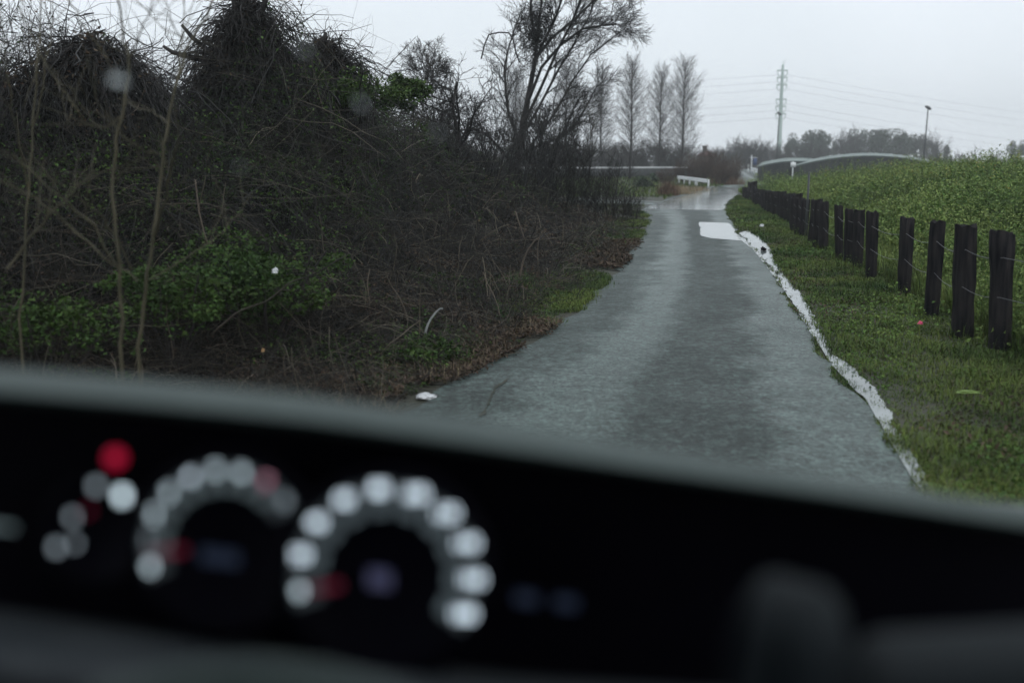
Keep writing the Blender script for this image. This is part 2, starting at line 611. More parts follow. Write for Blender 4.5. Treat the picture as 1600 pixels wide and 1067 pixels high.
near_l = [(-140, 1500), (250, 900), (560, 690), (650, 640), (690, 606), (735, 587), (800, 556), (850, 524), (890, 495), (930, 461), (960, 431), (985, 401), (1003, 371), (1014, 347), (1012, 336), (1000, 330), (1010, 323), (1032, 315), (1062, 305), (1090, 299), (1112, 291), (1118, 288.6)]
near_r = [(2300, 1500), (1600, 900), (1440, 770), (1412, 735), (1388, 702), (1350, 643), (1305, 579), (1275, 536), (1250, 500), (1225, 455), (1207, 428), (1192, 406), (1174, 385), (1156, 368), (1146, 350), (1137, 337), (1134, 325), (1137, 316), (1148, 308), (1158, 300), (1175, 294), (1200, 289.5)]
road, EL, ER = strip('road', near_l, near_r, 0.012, M['asphalt'], n=260, cols=9, wob=0.05)
far_road, _, _ = strip('far_road', [(1164, 290), (1163, 284), (1160, 277), (1152, 270), (1139, 264.6)], [(1240, 290), (1215, 285), (1196, 277), (1184, 271), (1169, 264.6)], 0.008, M['asphalt'], n=60)
strip('side_path', [(1034, 320.5), (960, 318), (880, 314.5), (780, 312)], [(1040, 315), (960, 312), (880, 310), (780, 308)], 0.006, M['asphalt'], n=40)
strip('puddle', [(1091, 347.5), (1094, 356), (1094, 369.5), (1110, 373)], [(1139, 349), (1146, 357), (1153, 367), (1156, 377)], 0.018, M['puddle'], n=160, wob=0.03)
_gut, GLA, GRB = strip('gutter_water', [(1151, 366), (1158, 376), (1176, 390), (1193, 411), (1206, 430), (1226, 456), (1248, 490), (1264, 518), (1283, 545), (1301, 573), (1321, 597), (1348, 622), (1372, 658), (1397, 700), (1420, 742), (1474, 830), (1544, 930)],
      [(1168, 361), (1190, 372), (1204, 391), (1212, 413), (1232, 438), (1255, 466), (1269, 494), (1281, 522), (1294, 545), (1310, 562), (1344, 586), (1371, 614), (1391, 652), (1412, 690), (1432, 730), (1490, 820), (1562, 920)], 0.016, M['water'], n=520, cols=7, wob=0.022, wobl=0.010)

strip('water_film', [(1006, 327), (1030, 318), (1056, 309), (1088, 301.5), (1112, 294), (1121, 290.5)], [(1132, 329), (1133, 324), (1135, 317), (1146, 309), (1155, 301), (1160, 296)], 0.019, M['film'], n=140, cols=7, wob=0.10)
# crack with moss creeping along it
mb = MB()
cr = np.array([G(x, y, 0.014) for x, y in [(758, 650), (772, 625), (778, 607), (792, 596), (806, 580)]])
strip('moss_crack', [(752, 652), (767, 628), (772, 610), (785, 600), (800, 588)], [(753.5, 653), (768.5, 628.5), (773.5, 610.5), (786.2, 600.2), (800.5, 588.2)], 0.017, M['ground'], n=200, cols=3, wob=0.02)

# ------------------------------------------------------------------ left thicket
rng = np.random.RandomState(11)
edge = np.concatenate([EL[EL[:, 1] < 33], np.array([[3.3, 33.2], [-14, 34.5]])])


def edge_dist(X, Y):
    P = np.stack([X, Y], -1)[..., None, :]
    best = np.full(X.shape, 1e9)
    for a, b in zip(edge[:-1:2], edge[2::2]):
        ab = b - a
        L2 = ab @ ab
        if L2 < 1e-9:
            continue
        t = np.clip(((P[..., 0, :] - a) @ ab) / L2, 0, 1)
        q = a + t[..., None] * ab
        best = np.minimum(best, np.linalg.norm(P[..., 0, :] - q, axis=-1))
    return best


def left_of_road(X, Y):
    o = np.argsort(EL[:, 1])
    return X < np.interp(Y, EL[o, 1], EL[o, 0])


SIL_X = [-400, -60, 0, 60, 120, 200, 250, 300, 340, 390, 430, 470, 510, 560, 600, 640, 680, 720, 760, 800, 840, 880, 930, 970, 1005, 1015, 1030]
SIL_Y = [172, 160, 152, 138, 130, 148, 166, 152, 125, 95, 112, 112, 110, 120, 152, 165, 185, 205, 225, 250, 270, 285, 296, 306, 322, 330, 335]


def env(X, Y):
    """height of the tangle above the ground"""
    u = 800 + F * X / (np.maximum(Y, 1) * math.cos(PITCH) + 0.2)
    ys = np.interp(u, SIL_X, SIL_Y)
    front = np.clip(np.interp(u, [-400, 300, 650, 850, 960, 1020], [10.0, 10.5, 12.0, 17, 22, 27]), 8, 30)
    zs = H0 + (250 - ys) / F * np.minimum(Y, front)
    e = edge_dist(X, Y)
    wall = np.clip((720 - u) / 160, 0, 1)
    h = np.maximum(zs, 0.25) * (0.15 * smooth(e / 1.0) + 0.85 * (smooth((e - 1.3) / 2.6) * wall + smooth((e - 0.7) / 4.2) * (1 - wall)))
    near = smooth((Y - 5.2) / 4.5)
    h = h * np.where(u < 560, np.clip(0.25 + 0.75 * near, 0, 1), 1)
    h = h * (1 + 0.21 * vnoise(np.stack([X, Y], -1), 0.9, 21) + 0.16 * vnoise(np.stack([X, Y], -1), 2.7, 22))
    return np.maximum(h, 0)


def thicket_pts(n, ymin=4.6, ymax=32, seed=0, power=1.0):
    r = np.random.RandomState(seed)
    out = []
    tot = 0
    while tot < n:
        k = n * 3
        y = np.exp(r.uniform(math.log(ymin), math.log(ymax), k))
        u = r.uniform(-350, 1020, k)
        x = (u - 800) / F * y
        ok = left_of_road(x, y)
        x, y = x[ok], y[ok]
        e = edge_dist(x, y)
        ok = e > 0.12
        x, y = x[ok], y[ok]
        out.append(np.stack([x, y], 1))
        tot += len(x)
    return np.concatenate(out)[:n]


# solid near-black mound put in for the shade inside the tangle
cx = np.arange(-15, 4.2, 0.2)
cy = np.arange(4.2, 34, 0.22)
CX, CY = np.meshgrid(cx, cy)
CE = env(CX, CY)
inside = left_of_road(CX, CY)
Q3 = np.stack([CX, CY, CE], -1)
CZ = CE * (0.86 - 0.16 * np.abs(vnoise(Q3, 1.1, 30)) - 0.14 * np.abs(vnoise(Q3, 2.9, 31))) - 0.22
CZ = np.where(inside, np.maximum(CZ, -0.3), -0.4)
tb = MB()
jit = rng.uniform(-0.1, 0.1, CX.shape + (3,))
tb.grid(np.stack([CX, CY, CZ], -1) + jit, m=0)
r1 = np.random.RandomState(2)


def curl(st, d, L, K, rr_, turn, grav, jitter):
    """twigs that bend steadily round a random axis and sag"""
    n = len(st)
    d = d / np.linalg.norm(d, axis=1, keepdims=True)
    ax = rr_.normal(size=(n, 3))
    ax /= np.linalg.norm(ax, axis=1, keepdims=True)
    P = [st]
    for k in range(K - 1):
        d = d + np.cross(ax, d) * (turn / (K - 1))[:, None] + rr_.normal(size=(n, 3)) * jitter
        d[:, 2] -= grav / (K - 1)
        d = d / np.linalg.norm(d, axis=1, keepdims=True)
        P.append(P[-1] + d * (L / (K - 1))[:, None])
    P = np.stack(P, 1)
    P[:, :, 2] = np.maximum(P[:, :, 2], 0.006)
    return P


def twig_set(n, seed, lmin, lmax, rmin, rmax, above, below, turn, grav, m, K=6, flat=1.0, ymin=4.6, jitter=0.16, emax=None, up=0.25):
    P2 = thicket_pts(n, ymin=ymin, seed=seed)
    if emax:
        e = edge_dist(P2[:, 0], P2[:, 1])
        P2 = P2[e < emax]
    h = env(P2[:, 0], P2[:, 1])
    hole = vnoise(np.stack([P2[:, 0], P2[:, 1], h], -1), 1.5, 45) + 0.5 * vnoise(np.stack([P2[:, 0], P2[:, 1], h], -1), 4.0, 46)
    ok = (hole > -0.45) | (r1.uniform(size=len(h)) < 0.15)
    P2, h = P2[ok], h[ok]
    n = len(P2)
    z = np.maximum(h + r1.uniform(-below, above, n) * np.minimum(1, 0.25 + 0.6 * h), 0.01)
    d = r1.normal(size=(n, 3))
    d[:, 2] = d[:, 2] * flat + up
    far_ = np.clip(P2[:, 1] / 9, 0.75, 2.0)
    L = r1.uniform(lmin, lmax, n) * np.clip(0.4 + 0.4 * h, 0.35, 1.15)
    P = curl(np.stack([P2[:, 0], P2[:, 1], z], 1), d, L, K, r1, r1.uniform(0, turn, n), grav, jitter)
    rr_ = rmin + (rmax - rmin) * r1.uniform(0, 1, n) ** 3
    tb.tubes(P, (rr_ * far_)[:, None] * np.linspace(1, 0.4, K)[None], 3 if rmax < 0.007 else 5, m=m)


twig_set(13000, 101, 0.25, 0.85, 0.0014, 0.004, 0.10, 0.55, 2.2, 0.5, 1)
twig_set(34000, 102, 0.25, 0.9, 0.0014, 0.005, 0.12, 0.7, 2.4, 0.5, 2)
twig_set(900, 103, 0.5, 1.4, 0.004, 0.011, 0.05, 0.6, 1.6, 0.4, 2)
twig_set(500, 104, 0.4, 1.1, 0.002, 0.006, 0.10, 0.35, 1.4, 0.3, 3)
# hoops and whips along the skyline
twig_set(3600, 105, 0.25, 0.7, 0.0015, 0.0035, 0.16, 0.15, 3.4, 1.0, 2, K=8, ymin=8.5, up=0.7)
twig_set(700, 106, 0.2, 0.6, 0.0015, 0.003, 0.15, 0.05, 1.0, 0.0, 1, K=5, ymin=8.5, up=1.2)
# felled dead canes lying at the foot of it
twig_set(9000, 107, 0.5, 1.5, 0.0015, 0.005, 0.08, 0.10, 1.0, 0.2, 1, flat=0.25, emax=3.4, up=0.03)
twig_set(5200, 108, 0.5, 1.4, 0.0018, 0.005, 0.08, 0.05, 0.9, 0.2, 3, flat=0.22, emax=3.2, up=0.03)
# broken dry stalks standing in the slash
P2 = thicket_pts(700, ymin=6, seed=120)
e = edge_dist(P2[:, 0], P2[:, 1])
P2 = P2[(e > 0.5) & (e < 2.8)]
n = len(P2)
st = np.stack([P2[:, 0], P2[:, 1], np.maximum(env(P2[:, 0], P2[:, 1]) - 0.05, 0.0)], 1)
PV = curl(st, np.stack([r1.normal(size=n) * 0.45, r1.normal(size=n) * 0.3, np.ones(n)], 1), r1.uniform(0.15, 0.5, n), 5, r1, r1.uniform(-0.9, 0.9, n), 0.2, 0.12)
tb.tubes(PV, (r1.uniform(0.003, 0.006, n) * np.clip(P2[:, 1] / 9, 0.8, 1.8))[:, None] * np.linspace(1, 0.7, 5)[None], 4, m=3)
# stems standing and vines hanging down the face
for sd, m_ in ((109, 1), (110, 2)):
    P2 = thicket_pts(1900, ymin=7, seed=sd)
    hz = env(P2[:, 0], P2[:, 1])
    ok = hz > 0.8
    P2, hz = P2[ok], hz[ok]
    n = len(P2)
    st = np.stack([P2[:, 0], P2[:, 1] - 0.1, hz + r1.uniform(-0.1, 0.15, n)], 1)
    dr = np.stack([r1.normal(size=n) * 0.6, -np.abs(r1.normal(size=n)) * 0.5, np.full(n, -0.7)], 1)
    PV = curl(st, dr, r1.uniform(0.5, 1.7, n) * np.minimum(1, hz / 1.5), 8, r1, r1.uniform(-0.8, 0.8, n), 0.3, 0.12)
    tb.tubes(PV, (r1.uniform(0.0018, 0.0045, n) * np.clip(P2[:, 1] / 9, 0.8, 1.8))[:, None] * np.ones(8)[None], 3, m=m_)

# leaves: green in drifts, dead brown elsewhere
N3 = 300000
P2 = thicket_pts(N3, seed=6)
hz = env(P2[:, 0], P2[:, 1])
P3 = np.stack([P2[:, 0], P2[:, 1], hz - 0.5 * r1.uniform(0, 1, N3) ** 1.6 * np.minimum(1, 0.2 + hz) + 0.14 * np.minimum(1, hz)], 1)
P3[:, 2] = np.maximum(P3[:, 2], 0.02)
px, py = px_of(P3)


def blob(x, y, w, h, k):
    return k * np.exp(-(((px - x) / w) ** 2 + ((py - y) / h) ** 2))


g = 0.8 * vnoise(P3, 0.85, 41) + 0.6 * vnoise(P3, 2.6, 42) + 0.5 * vnoise(P3, 6.5, 43)
boost = blob(540, 150, 110, 50, 1.0) + blob(520, 250, 150, 90, 0.5) + blob(540, 310, 190, 60, 1.0) + blob(430, 440, 170, 80, 0.9) + blob(120, 230, 240, 110, 0.3) + blob(360, 200, 100, 60, 0.45) + blob(150, 500, 140, 50, 0.5) + blob(640, 560, 130, 50, 0.5) - blob(830, 400, 190, 110, 0.8) - blob(680, 280, 80, 90, 0.5)
green = (g + boost) > 0.22
Lf = (0.014 + 0.030 * r1.uniform(0, 1, N3) ** 2) * np.clip(P2[:, 1] / 9, 0.8, 2.0)
br = (r1.uniform(size=N3) < 0.10) | (vnoise(P3, 4.0, 44) > 0.75)
keep = green & (r1.uniform(size=N3) < 0.68)
tb.leaves(P3[keep & ~br], Lf[keep & ~br], Lf[keep & ~br] * 0.6, r1, up=0.7, m=4)
tb.leaves(P3[keep & br], Lf[keep & br], Lf[keep & br] * 0.6, r1, up=0.7, m=5)
drift = vnoise(P3, 1.3, 47) + 0.6 * vnoise(P3, 3.5, 48) + 0.5 * np.exp(-((hz - 0.25) / 0.4) ** 2)
dk = (~green) & (r1.uniform(size=N3) < np.where(drift > 0.35, 0.6, 0.06))
tb.leaves(P3[dk], Lf[dk] * 0.9, Lf[dk] * 0.5, r1, up=0.3, m=6)

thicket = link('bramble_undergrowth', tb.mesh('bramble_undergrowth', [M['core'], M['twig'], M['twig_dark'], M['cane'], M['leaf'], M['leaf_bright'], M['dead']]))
tag(thicket, 'dark tangled bramble thicket filling the bank beside the road', 'undergrowth', kind='stuff')

# dead leaf litter and short grass along the left road edge
lb = MB()
Nn = 40000
y = np.exp(r1.uniform(math.log(2.2), math.log(32), Nn))
o = np.argsort(EL[:, 1])
xe = np.interp(y, EL[o, 1], EL[o, 0])
off = np.where(y < 5.2, r1.uniform(-0.05, 6.0, Nn), np.abs(r1.normal(size=Nn)) * 0.55 - 0.05)
P3 = np.stack([xe - off, y, 0.015 + 0.05 * r1.uniform(size=Nn)], 1)
gn = vnoise(P3, 0.6, 51) + smooth((y - 16) / 8) * 1.0
dd = (gn < 0.25) & (vnoise(P3, 2.4, 52) > -0.5)
tb_l = r1.uniform(0.02, 0.06, Nn) * np.clip(y / 9, 0.9, 1.6)
lb.leaves(P3[dd], tb_l[dd], tb_l[dd] * 0.5, r1, up=1.5, m=0)
st_ = dd & (r1.uniform(size=Nn) < 0.25)
lb.blades(P3[st_], r1.uniform(0.03, 0.12, st_.sum()), 0.005, r1, lean=1.4, m=1)
gg = (gn > 0.25) & (off > 0.02) & (vnoise(P3, 1.7, 53) > -0.1)
rep = np.repeat(P3[gg], 3, 0) + r1.normal(size=(gg.sum() * 3, 3)) * np.array([0.05, 0.05, 0])
rep[:, 2] = 0.0
lb.blades(rep, r1.uniform(0.02, 0.10, len(rep)), 0.006 * np.clip(rep[:, 1] / 10, 1, 2.5), r1, lean=1.6, m=2)
lit = link('leaf_litter', lb.mesh('leaf_litter', [M['dead'], M['straw'], M['grass']]))
tag(lit, 'brown dead leaves and thin grass along the thicket edge of the road', 'leaf litter', kind='stuff')

# ------------------------------------------------------------------ verge grass and the weedy slope on the right
vb = MB()
Nn = 175000
y = np.exp(r1.uniform(math.log(2.2), math.log(46), Nn))
orr = np.argsort(ER[:, 1])
xr = np.interp(y, ER[orr, 1], ER[orr, 0])
xf = fence_x(y) + 0.7
s = r1.uniform(0, 1, Nn) ** 0.85
og = np.argsort(GRB[:, 1])
xg = np.interp(y, GRB[og, 1], GRB[og, 0])
gut = np.where((y > GRB[:, 1].min()) & (y < GRB[:, 1].max()), np.clip(xg - xr - 0.035, 0, 1), 0.05)
x = xr + gut + (xf - xr - gut) * s
thin = r1.uniform(size=Nn) < np.where(y < 7.6, 0.10, 0.03)
acr = (r1.uniform(size=Nn) < 0.10) & (gut > 0.06) & (np.sin(y * 5.1) + 0.8 * np.sin(y * 11.7 + 1) + 0.6 * np.sin(y * 23.0) > 0.75) & ((y < 7.4) | (r1.uniform(size=Nn) < 0.05))
x = np.where(acr, xr + gut * r1.uniform(0, 1, Nn), x)
x = np.where(thin, xr - 0.02 + np.where(y < 7.6, 0.13, 0.06) * r1.uniform(size=Nn), x)
P3 = np.stack([x, y, zg(x, y)], 1)
tall = 0.6 + 0.4 * vnoise(P3, 1.4, 61) + 0.5 * s
hgt = r1.uniform(0.03, 0.10, Nn) * np.clip(tall + 0.5 * vnoise(P3, 4.5, 65), 0.25, 2.2)
hgt = np.where(thin | acr, hgt * 0.5, hgt)
vb.blades(P3, hgt, r1.uniform(0.004, 0.008, Nn) * np.clip(y / 8, 0.9, 3), r1, lean=1.5, m=0)
sel = r1.uniform(size=Nn) < 0.06
vb.blades(P3[sel], hgt[sel] * 0.8, 0.006 * np.clip(y[sel] / 9, 0.9, 2.4), r1, lean=1.3, m=1)
# flat clover-like leaves in drifts
cl = (~acr) & (vnoise(P3, 1.1, 62) + 0.8 * vnoise(P3, 3.0, 63) > 0.1) & (~thin) & (r1.uniform(size=Nn) < 0.4)
Lc = 0.012 + 0.030 * r1.uniform(0, 1, cl.sum()) ** 2.5 * np.clip(y[cl] / 9, 0.9, 2.2)
vb.leaves(P3[cl] + np.array([0, 0, 1]) * (hgt[cl] * r1.uniform(0.3, 1.1, cl.sum()))[:, None], Lc, Lc * 0.7, r1, up=0.9, m=2)
dk = (vnoise(P3, 0.9, 64) > 0.25) & (r1.uniform(size=Nn) < 0.07)
Lc = r1.uniform(0.02, 0.05, dk.sum())
vb.leaves(P3[dk] + np.array([0, 0, 0.03]), Lc, Lc * 0.5, r1, up=1.5, m=3)
verge = link('verge_grass', vb.mesh('verge_grass', [M['grass'], M['straw'], M['weed'], M['dead']]))
tag(verge, 'short wet grass on the verge between road and post fence', 'grass', kind='stuff')

wb = MB()
Nn = 270000
y = np.exp(r1.uniform(math.log(3.2), math.log(52), Nn))
w = r1.uniform(0, 1, Nn) ** 1.3
x = fence_x(y) + 0.15 + w * np.clip(y * 0.55, 3.5, 19)
P3 = np.stack([x, y, zg(x, y)], 1)
hh = np.clip(0.34 + 0.26 * vnoise(P3, 0.55, 71) + 0.22 * vnoise(P3, 1.9, 72) + 0.10 * vnoise(P3, 5.0, 74), 0.06, 1.0) * smooth((x - fence_x(y)) / 1.2 + 0.25)
P3[:, 2] += hh * r1.uniform(0.2, 1.0, Nn) ** 0.6
Lf = (0.018 + 0.055 * r1.uniform(0, 1, Nn) ** 2.6) * np.clip(y / 11, 0.85, 1.7)
far_thin = (y > 16) & (r1.uniform(size=Nn) < 0.45)
pale = (vnoise(P3, 0.7, 73) + r1.normal(size=Nn) * 0.4 + smooth((y - 14) / 14) * 0.5) > 0.6  # share of pale leaves rises with distance
a_ = ~pale & ~far_thin
wb.leaves(P3[a_], Lf[a_], Lf[a_] * 0.62, r1, up=1.3, m=0)
a_ = pale & ~far_thin
wb.leaves(P3[a_], Lf[a_], Lf[a_] * 0.6, r1, up=1.3, m=1)
# stalks and seed heads that stand above
sel = np.where(r1.uniform(size=Nn) < 0.06)[0]
q = P3[sel].copy()
q[:, 2] = zg(q[:, 0], q[:, 1])
top = hh[sel] + r1.uniform(0.02, 0.30, len(sel)) * np.clip(0.4 + vnoise(q, 0.8, 75), 0.2, 1.6)
lean = r1.normal(size=(len(sel), 3)) * 0.12
t = np.linspace(0, 1, 3)
ST = q[:, None] + (np.array([0, 0, 1.0])[None] + lean)[:, None] * (top[:, None] * t)[..., None]
wb.tubes(ST, (0.0025 * np.clip(q[:, 1] / 9, 0.8, 2.5))[:, None] * np.array([1, 0.8, 0.5])[None], 3, m=0)
tips = np.repeat(ST[:, -1], 5, 0) + r1.normal(size=(len(sel) * 5, 3)) * np.array([0.04, 0.04, 0.07])
Lt = 0.035 * np.clip(tips[:, 1] / 10, 0.8, 2.2)
wb.leaves(tips, Lt, Lt * 0.45, r1, up=1.0, m=1)
fl = (r1.uniform(size=len(sel)) < 0.13) & (q[:, 0] - fence_x(q[:, 1]) > 3)
ft = np.repeat(ST[fl, -1], 5, 0) + r1.normal(size=(fl.sum() * 5, 3)) * np.array([0.035, 0.035, 0.05])
wb.leaves(ft, 0.03, 0.025, r1, up=1.0, m=2)
# undergrowth blades
Nb = 170000
y = np.exp(r1.uniform(math.log(3.2), math.log(52), Nb))
x = fence_x(y) + 0.1 + r1.uniform(0, 1, Nb) ** 1.3 * np.clip(y * 0.55, 3.5, 19)
PB = np.stack([x, y, zg(x, y)], 1)
wb.blades(PB, r1.uniform(0.15, 0.62, Nb) * np.clip(0.8 + 0.5 * vnoise(PB, 1.1, 76), 0.3, 1.5), 0.007 * np.clip(y / 9, 0.9, 2.2), r1, lean=0.8, m=4)
weeds = link('slope_weeds', wb.mesh('slope_weeds', [M['weed'], M['weed_pale'], M['flower'], M['grass'], M['tall_grass']]))
tag(weeds, 'lush green leafy weeds with yellow flowers covering the slope behind the fence', 'weeds', kind='stuff')

# rough far field: grass left of the far road and beyond
fbm = MB()
Nn = 60000
y = np.exp(r1.uniform(math.log(33.5), math.log(130), Nn))
x = r1.uniform(-0.32, 0.21, Nn) * y
u_, v_ = px_of(np.stack([x, y, np.zeros(Nn)], 1))
keep = np.where(y < 62, x < np.interp(y, EL[o, 1], EL[o, 0]) - 0.15, u_ < 1135) & ~((v_ > 308) & (v_ < 321) & (u_ < 1036))
near_b = (y < 62) & (x > np.interp(y, EL[o, 1], EL[o, 0]) - 2.5)
P3 = np.stack([x, y, np.zeros(Nn)], 1)[keep]
fbm.blades(P3, r1.uniform(0.06, 0.20, len(P3)), 0.035 * P3[:, 1] / 50, r1, lean=1.0, m=0)
ff = link('field_grass', fbm.mesh('field_grass', [M['grass']]))
tag(ff, 'low green grass on the flat field below the long rail', 'grass', kind='stuff')

# ------------------------------------------------------------------ trees
def polyline(p, d, L, K, wig, up, r, bend=None):
    pts = [np.array(p, float)]
    d = np.array(d, float)
    d /= np.linalg.norm(d)
    dirs = [d]
    for k in range(K - 1):
        d = d + r.normal(size=3) * wig
        d[2] += up
        if bend is not None:
            d = d + bend
        d = d / np.linalg.norm(d)
        pts.append(pts[-1] + d * L / (K - 1))
        dirs.append(d)
    return np.array(pts), np.array(dirs)


def perp(d, r):
    v = np.cross(d, r.normal(size=3))
    return v / (np.linalg.norm(v) + 1e-9)


def grow(r, trunk, trad, levels, bend=None, K=6, crown_min=0.25, rmin=0.004):
    """trunk polyline + levels [(count, length, spread, up, wig)] -> list per level of (P, R)"""
    T = np.gradient(trunk, axis=0)
    T /= np.linalg.norm(T, axis=1, keepdims=True)
    cur = [(trunk, T, trad)]
    out = [(trunk[None], np.asarray(trad)[None])]
    cmin = crown_min
    for (cnt, Lr, spread, up, wig) in levels:
        nxt = []
        for (P, D, Rr) in cur:
            for i in range(max(1, int(round(cnt * r.uniform(0.75, 1.25))))):
                f = cmin + (1 - cmin) * (i + r.uniform(0.1, 0.9)) / cnt
                f = min(f, 0.99) * (len(P) - 1)
                k = int(f)
                w = f - k
                p = P[k] * (1 - w) + P[min(k + 1, len(P) - 1)] * w
                d = D[k]
                rad0 = Rr[k] * (1 - w) + Rr[min(k + 1, len(P) - 1)] * w
                nd = d * math.cos(spread) + perp(d, r) * math.sin(spread) * r.uniform(0.7, 1.2)
                L = Lr * r.uniform(0.6, 1.25) * (1.15 - 0.55 * f / len(P))
                q, dd = polyline(p, nd, L, K, wig, up, r, bend)
                nr = np.linspace(max(rad0 * 0.6, rmin), max(rad0 * 0.18, rmin * 0.6), K)
                nxt.append((q, dd, nr))
        out.append((np.array([a for a, _, _ in nxt]), np.array([c for _, _, c in nxt])))
        cur = nxt
        cmin = 0.12
    return out


def tree_obj(name, label, cat, base, parts, mats, group=None):
    """parts: trunk MB, crown MB in world coordinates"""
    t = thing(name, label, cat, tuple(base), group)
    for nm, mbb, mt in parts:
        link(nm, mbb.mesh(nm, mt, base), t)
    return t


# ---- tall bare conifers beyond the field
def conifer(seed, Ht, wid, fork=0.0):
    r = np.random.RandomState(seed)
    tr = MB()
    K = 9
    z = np.linspace(0, Ht * 0.93, K)
    P = np.stack([r.normal(size=K) * 0.03 * np.linspace(0, 1, K), r.normal(size=K) * 0.03, z], 1)
    R = np.linspace(Ht * 0.0135, Ht * 0.0025, K)
    tr.tubes(P, R, 7, cap=True)
    cb = MB()
    nb = 104
    big, bigR, sm, smR, fi, fiR = [], [], [], [], [], []
    for i in range(nb):
        f = 0.15 + 0.83 * (i / nb) ** 0.92
        zz = f * Ht * 0.93
        prof = (0.55 + 0.45 * math.sin(math.pi * min(1, (f - 0.1) / 0.55))) if f < 0.45 else 1.0 - 0.55 * ((f - 0.45) / 0.55) ** 1.8
        L = wid * 0.80 * prof * r.uniform(0.7, 1.2)
        a = i * 2.399 + r.uniform(-0.4, 0.4)
        el = rad(30) + rad(26) * f + r.uniform(-0.12, 0.12)
        d = np.array([math.cos(a) * math.cos(el), math.sin(a) * math.cos(el), math.sin(el)])
        q, dd = polyline([0, 0, zz], d, L, 6, 0.05, 0.06, r)
        big.append(q)
        bigR.append(np.linspace(0.028, 0.008, 6) * Ht / 12)
        nj = 13 if f < 0.75 else 9
        for j in range(nj):
            g = 0.15 + 0.85 * j / nj
            k = min(4, int(g * 5))
            p = q[k] + (q[k + 1] - q[k]) * (g * 5 - k)
            nd = dd[k] * 0.8 + perp(dd[k], r) * 0.75
            nd[2] += 0.2
            s_, sd = polyline(p, nd, L * 0.36 * r.uniform(0.6, 1.2), 4, 0.10, 0.08, r)
            sm.append(s_)
            smR.append(np.linspace(0.009, 0.005, 4) * Ht / 12)
            for _ in range(2):
                nd2 = sd[1] + perp(sd[1], r) * 0.7
                s2, _d = polyline(s_[1 + _], nd2, L * 0.2 * r.uniform(0.6, 1.2), 3, 0.1, 0.1, r)
                fi.append(s2)
                fiR.append(np.array([0.006, 0.0055, 0.004]) * Ht / 12)
    cb.tubes(np.array(big), np.array(bigR), 4)
    cb.tubes(np.array(sm), np.array(smR), 3)
    cb.tubes(np.array(fi), np.array(fiR), 3)
    return tr.mesh('trunk', M['bark']), cb.mesh('crown', M['far_twig'])


CON = [conifer(3, 12.0, 3.0), conifer(4, 12.0, 3.3), conifer(5, 12.0, 3.5)]
conifers = [
    (985, 84, 85, 0, 'tall narrow bare tree standing in front of the long rail'),
    (1030, 100, 103, 1, 'short narrow bare tree between two taller ones beyond the rail'),
    (1066, 104, 90, 2, 'broad bare tree with forked top, last in the row before the sign'),
    (938, 106, 112, 1, 'slender bare tree seen just past the leaning tree branch tips'),
    (884, 102, 96, 0, 'bare narrow tree half hidden behind brush of the leaning tree'),
    (806, 104, 104, 2, 'bare narrow tree behind the leaning tree trunk'),
]
for (x, Y, top, v, lab) in conifers:
    b = at(x, 255, Y)
    b[2] = 0
    ht = at(x, top, Y)[2]
    t = thing('bare_conifer', lab, 'tree', tuple(b), 'bare narrow trees in a row beyond the field')
    t.scale = (ht / 12.0 * 1.02,) * 3
    t.rotation_euler = (0, 0, x * 0.7)
    link('trunk', CON[v][0], t)
    link('crown', CON[v][1], t)

# ---- the leaning tree over the bend
r = np.random.RandomState(77)
TB = G(806, 338)
Yt = TB[1]
tp = np.array([TB, at(806, 270, Yt), at(815, 215, Yt), at(823, 165, Yt + .2), at(836, 95, Yt + .3), at(842, 35, Yt + .4), at(850, -25, Yt + .5)])
trk = MB().tubes(tp, np.array([0.17, 0.15, 0.12, 0.085, 0.06, 0.04, 0.02]), 8, cap=True)
crw = MB()
limbs = [
    [(808, 268), (835, 222), (872, 180), (905, 128), (940, 85), (985, 55), (1000, 45)],
    [(815, 215), (845, 168), (880, 110), (915, 60), (940, 20), (952, -25), (960, -60)],
    [(818, 195), (850, 135), (878, 80), (905, 35), (925, -10), (940, -45), (950, -70)],
    [(823, 165), (850, 105), (885, 70), (925, 45), (960, 40), (985, 38), (998, 42)],
    [(830, 120), (850, 72), (875, 30), (890, -10), (905, -45), (915, -75), (920, -95)],
    [(836, 95), (868, 60), (910, 30), (940, 5), (965, -10), (985, -15), (995, -12)],
    [(806, 270), (785, 235), (760, 210), (735, 200), (715, 205), (700, 220), (690, 240)],
    [(812, 225), (795, 180), (790, 140), (788, 105), (796, 70), (806, 40), (815, 15)],
    [(810, 245), (850, 225), (885, 215), (915, 190), (935, 160), (950, 135), (962, 128)],
    [(808, 280), (835, 262), (865, 235), (895, 200), (905, 175), (915, 160), (922, 150)],
    [(840, 60), (830, 20), (832, -20), (836, -50), (840, -70), (842, -85), (844, -95)],
]
bend = np.array([0.028, 0, 0.01])
for i, lm in enumerate(limbs):
    dy = r.uniform(-1.6, 1.6)
    P = np.array([at(px_ if px_ < 822 else 822 + (px_ - 822) * 0.86, py_, Yt + dy * k / 6) for k, (px_, py_) in enumerate(lm)])
    Rl = np.linspace(0.050, 0.012, 7)
    bd = bend if i not in (6, 7) else np.array([-0.02, 0, 0.0])
    lv = grow(r, P, Rl, [(17, 0.85, 0.6, 0.0, 0.15), (8, 0.5, 0.6, 0.0, 0.16), (4, 0.30, 0.6, 0.0, 0.18)], bend=bd, K=5, crown_min=0.2, rmin=0.006)
    for k, (PP_, RR_) in enumerate(lv):
        crw.tubes(PP_, RR_, 6 if k == 0 else 3)
